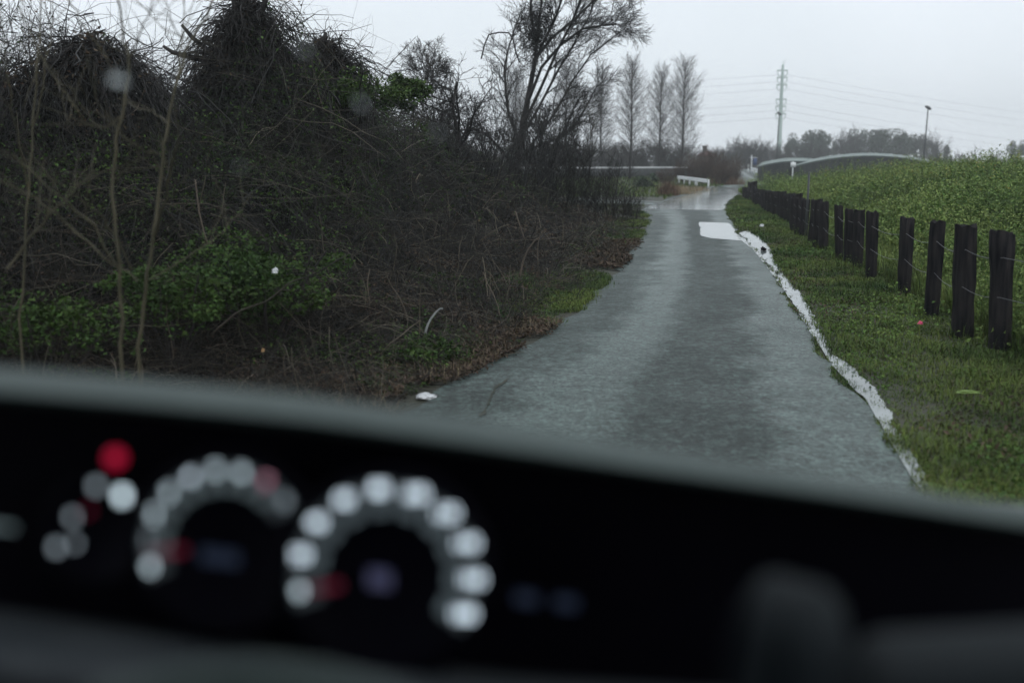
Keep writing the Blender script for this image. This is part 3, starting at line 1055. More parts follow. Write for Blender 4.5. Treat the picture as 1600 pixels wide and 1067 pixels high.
# vines balled in its upper fork
n = 420
c0 = at(838, 40, Yt + .3)
st = c0 + r.normal(size=(n, 3)) * np.array([0.22, 0.25, 0.5])
st[:, 0] += (st[:, 2] - c0[2]) * 0.1
PV = np.cumsum(np.concatenate([st[:, None], r.normal(size=(n, 6, 3)) * np.array([0.09, 0.09, 0.09]) + np.array([0, 0, -0.05])], 1), 1)
crw.tubes(PV, 0.008, 3)
tree_obj('leaning_tree', 'large bare leaning tree whose branches sweep over the bend in the road', 'tree', TB, [('trunk', trk, M['bark']), ('crown', crw, M['twig_dark'])], None)


def bare_tree(name, label, cat, px_, py_, Y, top, seed, spread=0.75, n1=13, thick=0.07, lean=0.0, mats=('bark', 'twig_dark'), L1=0.42, z0=0.0, group=None, n3=3, wig=0.16, up=0.04):
    r = np.random.RandomState(seed)
    b = at(px_, py_, Y)
    b[2] = z0
    tz = at(px_ + lean, top, Y)
    Ht = tz[2] - z0
    K = 7
    f = np.linspace(0, 1, K)[:, None]
    P = b + (tz - b) * f * 0.85 + np.concatenate([r.normal(size=(K, 2)) * 0.03 * Ht * f, np.zeros((K, 1))], 1)
    R = np.linspace(thick, thick * 0.2, K)
    tr = MB().tubes(P, R, 7, cap=True)
    lv = grow(r, P, R, [(n1, Ht * L1, spread, up, wig), (7, Ht * L1 * 0.5, 0.65, 0.02, wig + 0.02), (5, Ht * L1 * 0.26, 0.7, 0.0, wig + 0.04), (n3, Ht * L1 * 0.13, 0.7, 0.0, wig + .04)], K=5, crown_min=0.25, rmin=0.0055 * Y / 20)
    cr_ = MB()
    for k, (a, c) in enumerate(lv[1:]):
        cr_.tubes(a, c, 5 if k == 0 else 3)
    return tree_obj(name, label, cat, b, [('trunk', tr, M[mats[0]]), ('crown', cr_, M[mats[1]])], None, group)


bare_tree('bare_tree', 'dark crooked bare tree wrapped in vines beside the leaning tree', 'tree', 716, 300, 19, 80, 5, spread=0.9, n1=15, thick=0.09, wig=0.26, up=-0.02)
bare_tree('bare_tree', 'small dark bare tree under the sweeping branches, just past the leaning trunk', 'tree', 848, 325, 27, 150, 8, spread=0.8, n1=14, thick=0.07, L1=0.36)
bare_tree('bare_tree', 'thin grey bare tree behind the green topped shrub', 'tree', 668, 250, 30, 95, 14, spread=0.6, n1=12, thick=0.05, mats=('bark', 'far_twig'), L1=0.32)
bare_tree('bare_tree', 'thin pale bare tree whose twigs enter at the top corner of the sky', 'tree', -45, 250, 8, -60, 19, spread=0.7, n1=9, thick=0.03, mats=('bark', 'far_twig'), L1=0.4, n3=2)
# springy loop of vine over the crooked tree
lp = [at(x, y, 19) for x, y in [(752, 92), (757, 70), (764, 54), (780, 50.5), (795, 51.5), (802, 62), (806, 82), (812, 98)]]
tag(link('vine_loop', MB().tubes(np.array(lp), 0.014, 5).mesh('vine_loop', M['twig_dark'])), 'thin arched vine looping against the sky beside the leaning tree', 'vine')


# ---- dead trees shrouded by vines
def vine_tree(label, apex, basepx, Y, halfw, ybot, seed, limbs, n=2600, leafn=1500):
    r = np.random.RandomState(seed)
    b = at(basepx, 300, Y)
    b[2] = 0.0
    top = at(*apex, Y)
    tr = MB()
    K = 6
    f = np.linspace(0, 1, K)[:, None]
    P = b + (top - b) * f + r.normal(size=(K, 3)) * 0.05
    tr.tubes(P, np.linspace(0.12, 0.035, K), 8, cap=True)
    for lm in limbs:
        Q = np.array([at(x_, y_, Y - 0.15) for x_, y_ in lm])
        tr.tubes(Q, np.linspace(0.045, 0.018, len(Q)), 6, cap=True)
    cr_ = MB()
    zt, zb = top[2], at(apex[0], ybot, Y)[2]
    hw = halfw / F * Y
    u = r.uniform(0, 1, n) ** 0.75
    a = r.uniform(0, 2 * math.pi, n)
    rr_ = hw * (0.12 + 0.88 * u ** 1.15) * r.uniform(0.45, 1.05, n) * (1 + 0.25 * np.sin(a * 3 + seed))
    ax = P[-1] + (b - top) / max(0.1, top[2]) * ((zt - zb) * u)[:, None]
    st = ax + np.stack([np.cos(a) * rr_, np.sin(a) * rr_ * 0.8, np.zeros(n)], 1)
    st[:, 2] = zt - (zt - zb) * u
    K = 7
    step = np.stack([np.cos(a) * 0.035, np.sin(a) * 0.035, np.full(n, -0.045)], 1) * r.uniform(0.3, 2.2, n)[:, None] + r.normal(size=(n, 3)) * 0.022
    PV = np.cumsum(np.concatenate([st[:, None], np.repeat(step[:, None], K - 1, 1) + r.normal(size=(n, K - 1, 3)) * 0.046], 1), 1)
    PV[:, :, 2] += 0.07 * np.sin(np.linspace(0, math.pi, K))[None]
    cr_.tubes(PV, r.uniform(0.0025, 0.007, n)[:, None] * np.ones(K)[None], 3, m=0)
    # arching outer tendrils
    m_ = n // 6
    a = r.uniform(0, 6.28, m_)
    i = r.randint(0, n, m_)
    s0 = st[i]
    d = np.stack([np.cos(a), np.sin(a) * 0.6, r.uniform(-0.2, 0.9, m_)], 1)
    t_ = np.linspace(0, 1, K)
    Ln_ = r.uniform(0.15, 0.6, m_)
    PV = s0[:, None] + d[:, None] * (Ln_[:, None] * t_)[..., None]
    PV[:, :, 2] -= Ln_[:, None] * t_ ** 2 * 0.9
    PV += np.cumsum(r.normal(size=PV.shape), 1) * 0.012
    cr_.tubes(PV, 0.003, 3, m=0)
    lf = PV.reshape(-1, 3)[r.randint(0, m_ * K, leafn)] * 0.5 + st[r.randint(0, n, leafn)] * 0.5
    lf = st[r.randint(0, n, leafn)] + r.normal(size=(leafn, 3)) * 0.06
    cr_.leaves(lf, 0.05, 0.028, r, up=0.2, m=1)
    # bark-dark mass at the heart of the shroud
    return tree_obj('vine_covered_tree', label, 'tree', b, [('trunk', tr, M['bark']), ('crown', cr_, [M['twig_dark'], M['dead']])], None)


vine_tree('tallest dead tree shrouded in hanging vines, reaching the top of the picture', (386, -8), 395, 11.8, 78, 150, 21,
          [[(352, 108), (330, 84), (300, 58), (284, 39)], [(395, 70), (380, 35), (366, 8), (358, -25)], [(400, 90), (412, 60), (420, 42), (429, 29)], [(405, 30), (415, 0), (425, -30)], [(335, 95), (300, 90), (270, 82), (255, 72)]], n=2000, leafn=2200)
vine_tree('broken dead snag with a pointed cap of vines and two bare horns', (499, 66), 505, 12.6, 42, 128, 22,
          [[(497, 80), (502, 66), (510, 51)], [(497, 80), (494, 68), (493, 58)], [(478, 112), (473, 98), (466, 91)], [(528, 100), (538, 90)], [(550, 112), (556, 100)], [(566, 118), (575, 108)]], n=1100, leafn=900)
vine_tree('rounded mound of bare curling vines over a dead stump near the top corner', (150, 62), 140, 9.5, 120, 140, 23, [[(70, 120), (90, 90), (120, 70)]], n=900, leafn=900)


# ---- leafy shrubs in the thicket
def leafy(name, label, cat, cpx, cpy, Y, rx, rz, n, seed, leafL, mats, group=None, ry=None, z0=0.0, stems=7):
    r = np.random.RandomState(seed)
    c = at(cpx, cpy, Y)
    b = np.array([c[0], c[1], z0])
    ry = ry or rx * 0.8
    st = MB()
    P = []
    for i in range(stems):
        a = i * 2.4
        e = c + np.array([math.cos(a) * rx * 0.6, math.sin(a) * ry * 0.6, rz * r.uniform(-0.2, 0.7)])
        P.append(np.array([b + (e - b) * f + r.normal(size=3) * 0.02 * rx for f in np.linspace(0, 1, 5)]))
    st.tubes(np.array(P), np.linspace(0.03, 0.008, 5) * min(2, max(0.3, rx)), 5)
    cr_ = MB()
    nl = 26
    lc = r.normal(size=(nl, 3))
    lc /= np.linalg.norm(lc, axis=1, keepdims=True)
    lc[:, 2] = lc[:, 2] * 0.9
    lc = c + lc * np.array([rx, ry, rz]) * r.uniform(0.25, 1.05, (nl, 1))
    ls = r.uniform(0.14, 0.46, nl)
    k = r.randint(0, nl, n)
    d = r.normal(size=(n, 3))
    d /= np.linalg.norm(d, axis=1, keepdims=True)
    p = lc[k] + d * (ls[k] * r.uniform(0.55, 1.0, n) ** 0.5)[:, None] * np.array([rx, ry, rz])
    p[:, 2] = np.maximum(p[:, 2], z0 + 0.02)
    L = r.uniform(0.7, 1.3, n) * leafL
    a_ = r.uniform(size=n) < 0.75
    cr_.leaves(p[a_], L[a_], L[a_] * 0.55, r, up=0.9, m=0)
    cr_.leaves(p[~a_], L[~a_], L[~a_] * 0.55, r, up=0.9, m=1)
    return tree_obj(name, label, cat, b, [('stem', st, M['bark']), ('crown', cr_, [M[mats[0]], M[mats[1]]])], None, group)


leafy('evergreen_shrub', 'small green topped shrub breaking the skyline of the thicket', 'shrub', 632, 140, 15, 0.36, 0.30, 2600, 31, 0.06, ('leaf', 'leaf_bright'))
leafy('evergreen_shrub', 'low leafy green bush at the foot of the thicket near the dashboard', 'shrub', 415, 432, 7.8, 0.82, 0.36, 5200, 32, 0.038, ('leaf', 'leaf'))
leafy('evergreen_shrub', 'small leafy green bush beside the two bare saplings', 'shrub', 262, 462, 7.0, 0.52, 0.24, 1900, 33, 0.038, ('leaf', 'leaf'))
leafy('evergreen_shrub', 'scruffy green bush low behind the sapling stems beside the car', 'shrub', 70, 515, 6.4, 0.60, 0.22, 1700, 34, 0.038, ('leaf', 'leaf'))
leafy('evergreen_shrub', 'green leafy bush high on the thicket under the broken snag', 'shrub', 545, 145, 12.2, 0.55, 0.30, 3600, 35, 0.042, ('leaf', 'leaf_bright'))
leafy('evergreen_shrub', 'leafy green bush near the road edge by the curved white stick', 'shrub', 660, 555, 7.6, 0.30, 0.14, 1200, 36, 0.035, ('leaf', 'leaf_bright'))
leafy('round_shrub', 'dark round evergreen shrub beside the far bend of the road', 'shrub', 1010, 288, 60, 0.72, 0.66, 3400, 37, 0.13, ('evergreen', 'evergreen'))
# bright grass tuft by the road
tf = MB()
tbp = G(800, 458)
q = tbp + r.normal(size=(1100, 3)) * np.array([0.14, 0.12, 0])
q[:, 2] = 0
tf.blades(q, r.uniform(0.16, 0.34, 1100), 0.007, r, lean=0.8)
tag(link('grass_tuft', tf.mesh('grass_tuft', M['leaf_bright'], tbp), loc=tuple(tbp)), 'bright green grass tuft among dead twigs beside the road', 'grass tuft')


# ---- dry grasses and reddish brush at the far bend
def tuft(name, label, cat, cpx, basey, hpx, wpx, seed, m, n=900, grp=None):
    r = np.random.RandomState(seed)
    b = G(cpx, basey)
    sc = b[1] / F
    q = b + r.normal(size=(n, 3)) * np.array([wpx * 0.3 * sc, wpx * 0.25 * sc, 0])
    q[:, 2] = 0
    tt = MB().blades(q, r.uniform(0.55, 1.15, n) * hpx * sc, 0.022, r, lean=0.55)
    return tag(link(name, tt.mesh(name, M[m], b), loc=tuple(b)), label, cat, grp)


tuft('pampas_grass', 'tan clump of dry pampas grass under the short white guardrail', 'dry grass', 1064, 303, 15, 40, 41, 'pampas', n=450)
tuft('pampas_grass', 'pale tan dry grass clump spilling towards the road from the short guardrail', 'dry grass', 1088, 298, 9, 34, 44, 'pampas', n=260)
tuft('rusty_grass', 'rusty dry grass clump next to the dark round shrub', 'dry grass', 1042, 305, 24, 24, 42, 'rust', n=420)
tuft('rusty_grass', 'brown dry grass clump between far bend and distant road', 'dry grass', 1136, 288, 16, 40, 43, 'rust', n=400)


def bushes(name, protos, items, group):
    for (px_, Y, h, wsc, v, lab) in items:
        b = at(px_, 255, Y)
        b[2] = 0
        t = thing(name, lab, 'bush', tuple(b), group)
        t.scale = (h * wsc, h * wsc, h)
        t.rotation_euler = (0, 0, px_ * 0.37)
        link('stem', protos[v][0], t)
        link('crown', protos[v][1], t)


def bush_proto(seed, mt, th=0.012, ns=16, n1=14, n2=7):
    """unit-high bare bush"""
    r = np.random.RandomState(seed)
    st, cr_ = MB(), MB()
    S_, D_ = [], []
    for i in range(ns):
        a = i * 2.4
        d = np.array([math.cos(a) * r.uniform(0.2, 0.9), math.sin(a) * r.uniform(0.2, 0.9), 1.0])
        q, dd = polyline(np.array([math.cos(a), math.sin(a), 0]) * 0.1, d, r.uniform(0.6, 0.95), 5, 0.09, 0.03, r)
        S_.append(q)
        D_.append(dd)
    st.tubes(np.array(S_), np.linspace(th, th * 0.4, 5), 4)
    l1, l2 = [], []
    for q, dd in zip(S_, D_):
        for j in range(n1):
            k = r.randint(1, 5)
            s1, d1 = polyline(q[k], dd[k] + perp(dd[k], r) * 0.8, r.uniform(0.15, 0.4), 4, 0.12, 0.05, r)
            l1.append(s1)
            for _ in range(n2):
                kk = r.randint(0, 4)
                s2, _d = polyline(s1[kk], d1[kk] + perp(d1[kk], r) * 0.8, r.uniform(0.07, 0.2), 3, 0.12, 0.04, r)
                l2.append(s2)
    cr_.tubes(np.array(l1), th * 0.36, 3)
    cr_.tubes(np.array(l2), th * 0.26, 3)
    return st.mesh('stem', mt), cr_.mesh('crown', mt)


BP = [bush_proto(61, M['far_twig']), bush_proto(62, M['far_twig']), bush_proto(63, M['red_twig']), bush_proto(64, M['red_twig'])]
BD = [bush_proto(65, M['twig_dark'], 0.007, 15, 12, 4), bush_proto(66, M['twig_dark'], 0.007, 15, 12, 4), bush_proto(67, M['twig'], 0.007, 15, 12, 4)]
bushes('brush', BD, [
    (690, 18.5, 2.3, 0.8, 0, 'dark twiggy brush around the base of the crooked bare tree'),
    (735, 20, 2.6, 0.8, 1, 'dark twiggy brush between the crooked tree and the leaning trunk'),
    (775, 23, 2.8, 0.8, 0, 'dark twiggy brush pressed against the leaning trunk on its thicket side'),
    (838, 25, 2.6, 0.8, 1, 'dark twiggy brush on the road side of the leaning trunk'),
    (872, 27, 3.6, 0.6, 2, 'tall reddish brown brush under the sweeping branches'),
    (898, 27.5, 2.2, 0.7, 0, 'tall dark brush second from the leaning trunk'),
    (925, 28, 1.5, 0.9, 2, 'brown brush before the slender conifer'),
    (950, 27, 1.6, 0.9, 1, 'dark low brush in front of the long rail end of the thicket'),
    (972, 26.5, 1.2, 0.9, 2, 'low brown brush near the thicket tip'),
    (990, 27, 0.7, 1.2, 1, 'lowest dark brush at the very tip of the thicket beside the road'),
], 'brush at the end of the thicket')
rb = np.random.RandomState(5)
far_lab = 'grey bare bush in the far hazy row behind the long rail'
items = []
for i, xx in enumerate(np.linspace(640, 1060, 22)):
    items.append((xx + rb.uniform(-8, 8), 125 + rb.uniform(-8, 14), rb.uniform(2.6, 4.2), rb.uniform(0.9, 1.3), i % 2, far_lab))
bushes('bare_bush', BP, items, 'grey bare bushes behind the long rail')
items = []
far_lab2 = 'grey bare bush in the distant row where the far road ends'
for i, xx in enumerate([1092, 1112, 1130, 1146, 1160, 1172, 1183, 1196, 1207, 1232, 1268]):
    items.append((xx, 185 + rb.uniform(-6, 14), rb.uniform(3.0, 4.6) * (1.35 if 1155 < xx < 1190 else 1.0), rb.uniform(0.9, 1.2), i % 2, far_lab2))
bushes('bare_bush', BP, items, 'grey bare bushes where the far road ends')
bushes('brown_bush', BP, [
    (1095, 70, 2.0, 0.9, 2, 'dark brown bare bush directly behind the short white guardrail'),
    (1118, 72, 2.1, 0.9, 3, 'tall brown bare bush in front of the small chimney'),
    (1138, 78, 1.9, 0.9, 2, 'reddish bare bush between the chimney and the distant road'),
    (1072, 74, 1.5, 1.1, 3, 'low brown bare bush beside the last conifer trunk'),
    (1128, 66, 1.2, 1.1, 3, 'low reddish bare bush at the outside of the far bend'),
    (1146, 70, 1.2, 1.0, 2, 'small reddish bare bush closest to the distant road'),
    (1040, 66, 1.0, 1.2, 2, 'low brown bare bush between rusty grass and round shrub'),
], 'brown bushes around the far bend')
bushes('bare_bush', BP, [
    (1490, 60, 1.9, 0.9, 0, 'thin bare bush poking above the weedy slope past the lamp post'),
    (1535, 62, 2.1, 0.9, 1, 'wider bare bush poking above the weedy slope near the frame edge'),
    (1560, 60, 1.7, 0.9, 0, 'small bare bush on the slope crest before the far round tree'),
], 'bare bushes on the slope crest')


# ---- far evergreen clumps
def ever_proto(seed, n=3800):
    """unit tree: height 1, crown about 0.9 wide"""
    r = np.random.RandomState(seed)
    tr = MB().tubes(np.array([[0, 0, 0], [0.01, 0, 0.35], [0, 0.01, 0.8]]), np.array([0.035, 0.025, 0.01]), 6)
    br = []
    for i in range(7):
        q, _ = polyline([0, 0, 0.25 + 0.07 * i], [math.cos(i * 2.4), math.sin(i * 2.4), 0.7], 0.35, 4, 0.1, 0.05, r)
        br.append(q)
    tr.tubes(np.array(br), np.linspace(0.014, 0.005, 4), 4)
    cr_ = MB()
    nl = 20
    a = r.uniform(0, 6.28, nl)
    zz = r.uniform(0.22, 0.88, nl)
    rr_ = 0.34 * np.sqrt(np.clip(1 - ((zz - 0.5) / 0.48) ** 2, 0.05, 1)) * r.uniform(0.4, 1.05, nl)
    lc = np.stack([np.cos(a) * rr_, np.sin(a) * rr_, zz], 1)
    ls = r.uniform(0.10, 0.20, nl)
    k = r.randint(0, nl, n)
    d = r.normal(size=(n, 3))
    d /= np.linalg.norm(d, axis=1, keepdims=True)
    p = lc[k] + d * (ls[k] * r.uniform(0.3, 1, n) ** 0.4)[:, None]
    L = r.uniform(0.03, 0.06, n)
    cr_.leaves(p, L, L * 0.7, r, up=0.8)
    return tr.mesh('trunk', M['bark']), cr_.mesh('crown', M['evergreen'])


EV = [ever_proto(s_) for s_ in (71, 72, 73)]
ev = [
    (1228, 226, 0.7, 'small hazy evergreen immediately beside the pale green power pole'),
    (1246, 213, 0.85, 'hazy evergreen second from the power pole in the rounded clump'),
    (1268, 208, 1.0, 'tallest hazy evergreen in the rounded clump by the power pole'),
    (1288, 208, 0.9, 'broad hazy evergreen at the outer side of the clump by the power pole'),
    (1306, 224, 0.6, 'low hazy evergreen in the gap between the two clumps'),
    (1338, 207, 0.9, 'hazy evergreen starting the long clump, next to the gap'),
    (1356, 206, 1.0, 'hazy evergreen second in the long clump from the gap'),
    (1376, 207, 0.9, 'hazy evergreen third in the long clump from the gap'),
    (1394, 206, 1.0, 'hazy evergreen in the middle of the long clump'),
    (1412, 211, 0.9, 'hazy evergreen in the long clump, two before the lamp post'),
    (1430, 214, 0.9, 'hazy evergreen of the long clump directly before the lamp post'),
    (1460, 229, 0.7, 'low rounded evergreen just past the lamp post'),
    (1480, 230, 0.6, 'low flat evergreen second past the lamp post'),
    (1588, 224, 0.8, 'lone round evergreen above the slope at the frame edge'),
]
for i, (x, top, wsc, lab) in enumerate(ev):
    Y = 235 + (i * 37) % 21
    b = at(x, 255, Y)
    b[2] = 0
    ht = at(x, top - 5, Y)[2]
    w_ = ht * 1.05 * wsc
    t = thing('evergreen_tree', lab, 'tree', tuple(b), 'hazy evergreens beyond the field')
    t.scale = (w_, w_, ht)
    t.rotation_euler = (0, 0, i * 1.3)
    link('trunk', EV[i % 3][0], t)
    link('crown', EV[i % 3][1], t)
bushes('bare_bush', BP, [(1322, 230, 8.5, 0.55, 0, 'pale bare tree-like bush filling the gap between the evergreen clumps'), (1456, 232, 7.5, 0.6, 1, 'pale bare bush rising behind the lamp post')], 'pale bare bushes among the evergreens')


# ---- bare saplings close to the car
def sapling(label, Y, lines, seed, twig=6):
    r = np.random.RandomState(seed)
    main = lines[0][0]
    b = at(main[0][0], main[0][1], Y)
    b[2] = 0
    tr, cr_ = MB(), MB()
    for i, (ln, r0, r1_) in enumerate(lines):
        dy = 0 if i == 0 else r.uniform(-0.5, 0.5)
        P = np.array([at(x_, y_, Y + dy * k / max(1, len(ln) - 1)) for k, (x_, y_) in enumerate(ln)])
        if i == 0:
            P = np.concatenate([[b], P])
        # densify
        tt = np.linspace(0, len(P) - 1, 3 * len(P))
        Q = np.stack([np.interp(tt, np.arange(len(P)), P[:, c]) for c in range(3)], 1)
        Q[1:-1] += r.normal(size=Q[1:-1].shape) * 0.005
        R = np.linspace(r0, r1_, len(Q)) * 0.68
        (tr if i == 0 else cr_).tubes(Q, R, 6)
        if i:
            lv = grow(r, Q, R, [(twig, 0.28, 0.6, 0.02, 0.1)], K=5, rmin=0.0018)
            cr_.tubes(lv[1][0], lv[1][1], 4)
    return tree_obj('bare_sapling', label, 'sapling', b, [('trunk', tr, M['stem']), ('crown', cr_, M['stem'])], None, 'bare saplings beside the car')


sapling('slim pale bare sapling with a kink, first upright stem from the frame edge', 4.2, [
    ([(190, 520), (187, 420), (184, 380), (176, 280), (179, 240), (192, 180), (199, 130), (201, 90), (192, 40), (183, -20), (176, -60)], 0.012, 0.006),
    ([(201, 90), (215, 60), (235, 20), (250, -30)], 0.006, 0.003),
    ([(176, 280), (200, 262), (218, 250)], 0.005, 0.002),
    ([(187, 420), (150, 360), (110, 320), (60, 280), (20, 240)], 0.006, 0.003),
    ([(192, 180), (160, 200), (130, 190), (115, 160)], 0.004, 0.002),
    ([(10, 420), (60, 355), (115, 295), (150, 265)], 0.008, 0.004),
    ([(215, 440), (150, 390), (90, 335), (20, 290), (-30, 270)], 0.006, 0.003),
], 81)
sapling('forked bare sapling with two stems standing between kinked sapling and thicket', 4.6, [
    ([(215, 530), (228, 440), (240, 370), (248, 300), (255, 240), (263, 195), (275, 130), (292, 75), (318, 35), (338, -20), (350, -60)], 0.014, 0.006),
    ([(240, 370), (258, 310), (268, 250), (279, 225)], 0.008, 0.005),
    ([(255, 240), (225, 235), (195, 215), (160, 170), (140, 120)], 0.005, 0.002),
    ([(263, 195), (240, 175), (215, 168), (200, 160)], 0.004, 0.002),
    ([(275, 130), (285, 80), (288, 30), (290, -30)], 0.005, 0.003),
    ([(292, 75), (270, 40), (258, 0), (250, -40)], 0.004, 0.002),
    ([(205, 420), (180, 370), (150, 330), (110, 300), (85, 280)], 0.006, 0.003),
    ([(228, 440), (300, 395), (340, 370), (375, 330), (395, 300)], 0.005, 0.002),
], 82)
sapling('thin crossing bare sapling whose stems reach the sky by the frame edge', 5.0, [
    ([(30, 520), (38, 400), (44, 300), (50, 200), (58, 120), (62, 40), (64, -40)], 0.010, 0.005),
    ([(50, 200), (70, 120), (78, 60), (85, -10)], 0.005, 0.003),
    ([(44, 300), (20, 180), (8, 90), (2, 20)], 0.005, 0.003),
    ([(30, 10), (60, 80), (90, 130), (120, 170)], 0.005, 0.003),
    ([(100, -10), (130, 40), (145, 60), (170, 90)], 0.005, 0.003),
    ([(210, -10), (240, 30), (262, 52), (280, 80)], 0.004, 0.002),
], 83, twig=5)
# stray canes leaning out of the thicket
def canes(label, Y, pts, r0, m='cane'):
    P = np.array([at(x_, y_, Y) for x_, y_ in pts])
    tt = np.linspace(0, len(P) - 1, 4 * len(P))
    Q = np.stack([np.interp(tt, np.arange(len(P)), P[:, c]) for c in range(3)], 1)
    return tag(link('cane', MB().tubes(Q, np.linspace(r0, r0 * 0.6, len(Q)), 5, cap=True).mesh('cane', M[m])), label, 'cane')


canes('curved white weathered stick hooked over the low green bush by the road', 7.9, [(664, 522), (668, 508), (673, 498), (680, 489), (687, 482), (692, 482)], 0.011, 'pale_stick')
canes('pale bent cane arching up from the dead twigs beside the grass tuft', 10.5, [(812, 432), (818, 405), (826, 388), (836, 375), (843, 371)], 0.011)
canes('short pale upright cane at the middle of the thicket face', 10.5, [(805, 330), (812, 352), (820, 375)], 0.009)
canes('long brown branch slanting low across the thicket foot', 6.6, [(330, 522), (372, 486), (418, 470), (455, 440), (492, 428), (545, 396)], 0.007, 'twig')
canes('brown branch rising out of the thicket past the small white scrap', 8.2, [(510, 468), (548, 430), (590, 408), (622, 372), (655, 352)], 0.006, 'twig')
canes('thin pale hanging stem before the vine covered dead tree', 7.0, [(305, 280), (311, 330), (318, 360), (324, 380)], 0.006)

# ------------------------------------------------------------------ post fence on the right
def post_mesh(seed, w, h, lean, top_lean=0.0):
    r = np.random.RandomState(seed)
    n, k = 12, 9
    th = np.linspace(0, 2 * math.pi, n, endpoint=False) + 0.26
    se = (np.abs(np.cos(th)) ** 5 + np.abs(np.sin(th)) ** 5) ** (-1 / 5)
    rings = []
    zs = np.concatenate([np.linspace(-0.15, h - 0.012, k - 1), [h]])
    for i, z in enumerate(zs):
        f = z / h
        sc = w / 2 * (1 + 0.035 * r.normal()) * (0.94 if i == k - 1 else 1)
        tw = 0.1 * f
        x = se * np.cos(th + tw) * sc * (1 + 0.02 * r.normal(size=n)) + lean * f
        y = se * np.sin(th + tw) * sc * 0.85 * (1 + 0.02 * r.normal(size=n)) + 0.02 * f
        zz = np.full(n, z) + (0.014 * r.normal(size=n) + 0.10 * w * np.cos(th) * top_lean if i >= k - 2 else 0)
        rings.append(np.stack([x, y, zz], 1))
    V = np.array(rings)
    V = np.concatenate([V, V[:, :1]], 1)
    mb = MB().grid(V)
    c = V[-1, :n].mean(0) + np.array([0, 0, -0.004])
    mb.add(np.concatenate([V[-1, :n], [c]]), None, [[i, (i + 1) % n, n] for i in range(n)])
    return mb.mesh('fence_post', M['post'])


posts = [
    (1562, 548, 1568, 363, 31, 'thick dark timber post closest to the car, no post beyond it in the frame'),
    (1503, 527, 1511, 353, 30, 'thick dark timber post second from the car end of the fence'),
    (1455, 494, 1467, 346, 20, 'slim dark post leaning away, just behind the pink scrap in the grass'),
    (1412, 460, 1419, 340, 19, 'dark post standing alone in a wide gap, fourth from the car'),
    (1361, 438, 1364, 331, 17, 'split dark post at the car end of a close group of four'),
    (1339, 418, 1344, 328, 15, 'dark post second in the close group of four'),
    (1324, 415, 1328, 327, 12, 'narrow dark post third in the close group of four'),
    (1311, 407, 1311, 321, 12, 'narrow dark post with jagged top, last in the close group of four'),
]
rp = np.random.RandomState(9)
tops = []
for i, (bx, by, tx, ty, wpx, lab) in enumerate(posts):
    b = G(bx, by)
    z0 = float(zg(np.array(b[0]), np.array(b[1])))
    tp_ = at(tx, ty, b[1])
    h = tp_[2] - z0
    o = link('fence_post', post_mesh(100 + i, wpx / F * b[1], h, tp_[0] - b[0], rp.uniform(-1, 1)), loc=(b[0], b[1], z0))
    tag(o, lab, 'post', 'dark timber posts of the roadside fence')
    tops.append((b[0] + (tp_[0] - b[0]) * 0.8, b[1], z0, h, wpx / F * b[1]))
protos = [post_mesh(130 + i, 0.16, 1.0, rp.uniform(-0.03, 0.04), rp.uniform(-1, 1)) for i in range(5)]
mid = [(1286, 391), (1276, 388), (1268, 381), (1255, 371), (1247, 366), (1240, 362)]
ys = [G(*p)[1] for p in mid]
Y = ys[-1] + 0.75
k = 0
far_posts = [(G(*p)[0], G(*p)[1]) for p in mid]
while Y < 44.5:
    far_posts.append((fence_x(Y) + rp.uniform(-0.05, 0.05) - 0.02, Y))
    Y += rp.uniform(0.55, 0.85)
tall_ones = {len(far_posts) - 5, len(far_posts) - 9, len(far_posts) - 11}
mid_lab = ['dark timber post at the car end of the packed run of posts', 'dark post second in the packed run, touching the first post of that run', 'dark post third in the packed run of posts',
           'dark post just behind the thin iron rod of the fence', 'dark post beside the thin iron rod, on its road side', 'dark post right after the narrow gap before the long unbroken run']
for i, (x, y) in enumerate(far_posts):
    z0 = float(zg(np.array(x), np.array(y)))
    o = link('fence_post', protos[i % 5], loc=(x, y, z0))
    hh_ = float(np.interp(y, [17, 24, 31.5, 44], [0.86, 0.80, 0.64, 0.43])) * rp.uniform(0.95, 1.05)
    if i in tall_ones:
        hh_ *= 1.5
    o.scale = (rp.uniform(0.85, 1.2), 1, hh_)
    o.rotation_euler = (0, 0, rp.uniform(-0.3, 0.3))
    tag(o, mid_lab[i] if i < 6 else 'dark timber post in the long unbroken far run of the roadside fence', 'post', 'dark timber posts of the roadside fence')
    tops.append((x, y, z0, hh_, 0.16))
pf = MB()
for (x_, y_, z_, h_, w_) in tops:
    if y_ > 24:
        continue
    nq = 70
    q = np.array([x_, y_, z_]) + rp.normal(size=(nq, 3)) * np.array([0.16, 0.14, 0])
    q[:, 2] = zg(q[:, 0], q[:, 1])
    pf.blades(q, rp.uniform(0.06, 0.24, nq), 0.007, rp, lean=1.0, m=0)
    q2 = q[:30] + np.array([0, 0, 1.0]) * rp.uniform(0.02, 0.18, 30)[:, None]
    pf.leaves(q2, rp.uniform(0.03, 0.06, 30), 0.03, rp, up=1.0, m=1)
tag(link('post_foot_grass', pf.mesh('post_foot_grass', [M['grass'], M['weed']])), 'longer grass and weeds grown up round the feet of the timber posts', 'grass', kind='stuff')
# iron rod
b = G(1249, 372)
tag(link('iron_rod', MB().tubes(np.array([[0, 0, 0], [0.01, 0, 0.7], [0.015, 0, 1.36]]), 0.022, 6, cap=True).mesh('iron_rod', M['lamp_grey']), loc=(b[0] + 0.12, b[1], 0)), 'thin iron rod sticking up above the packed run of posts', 'rod')
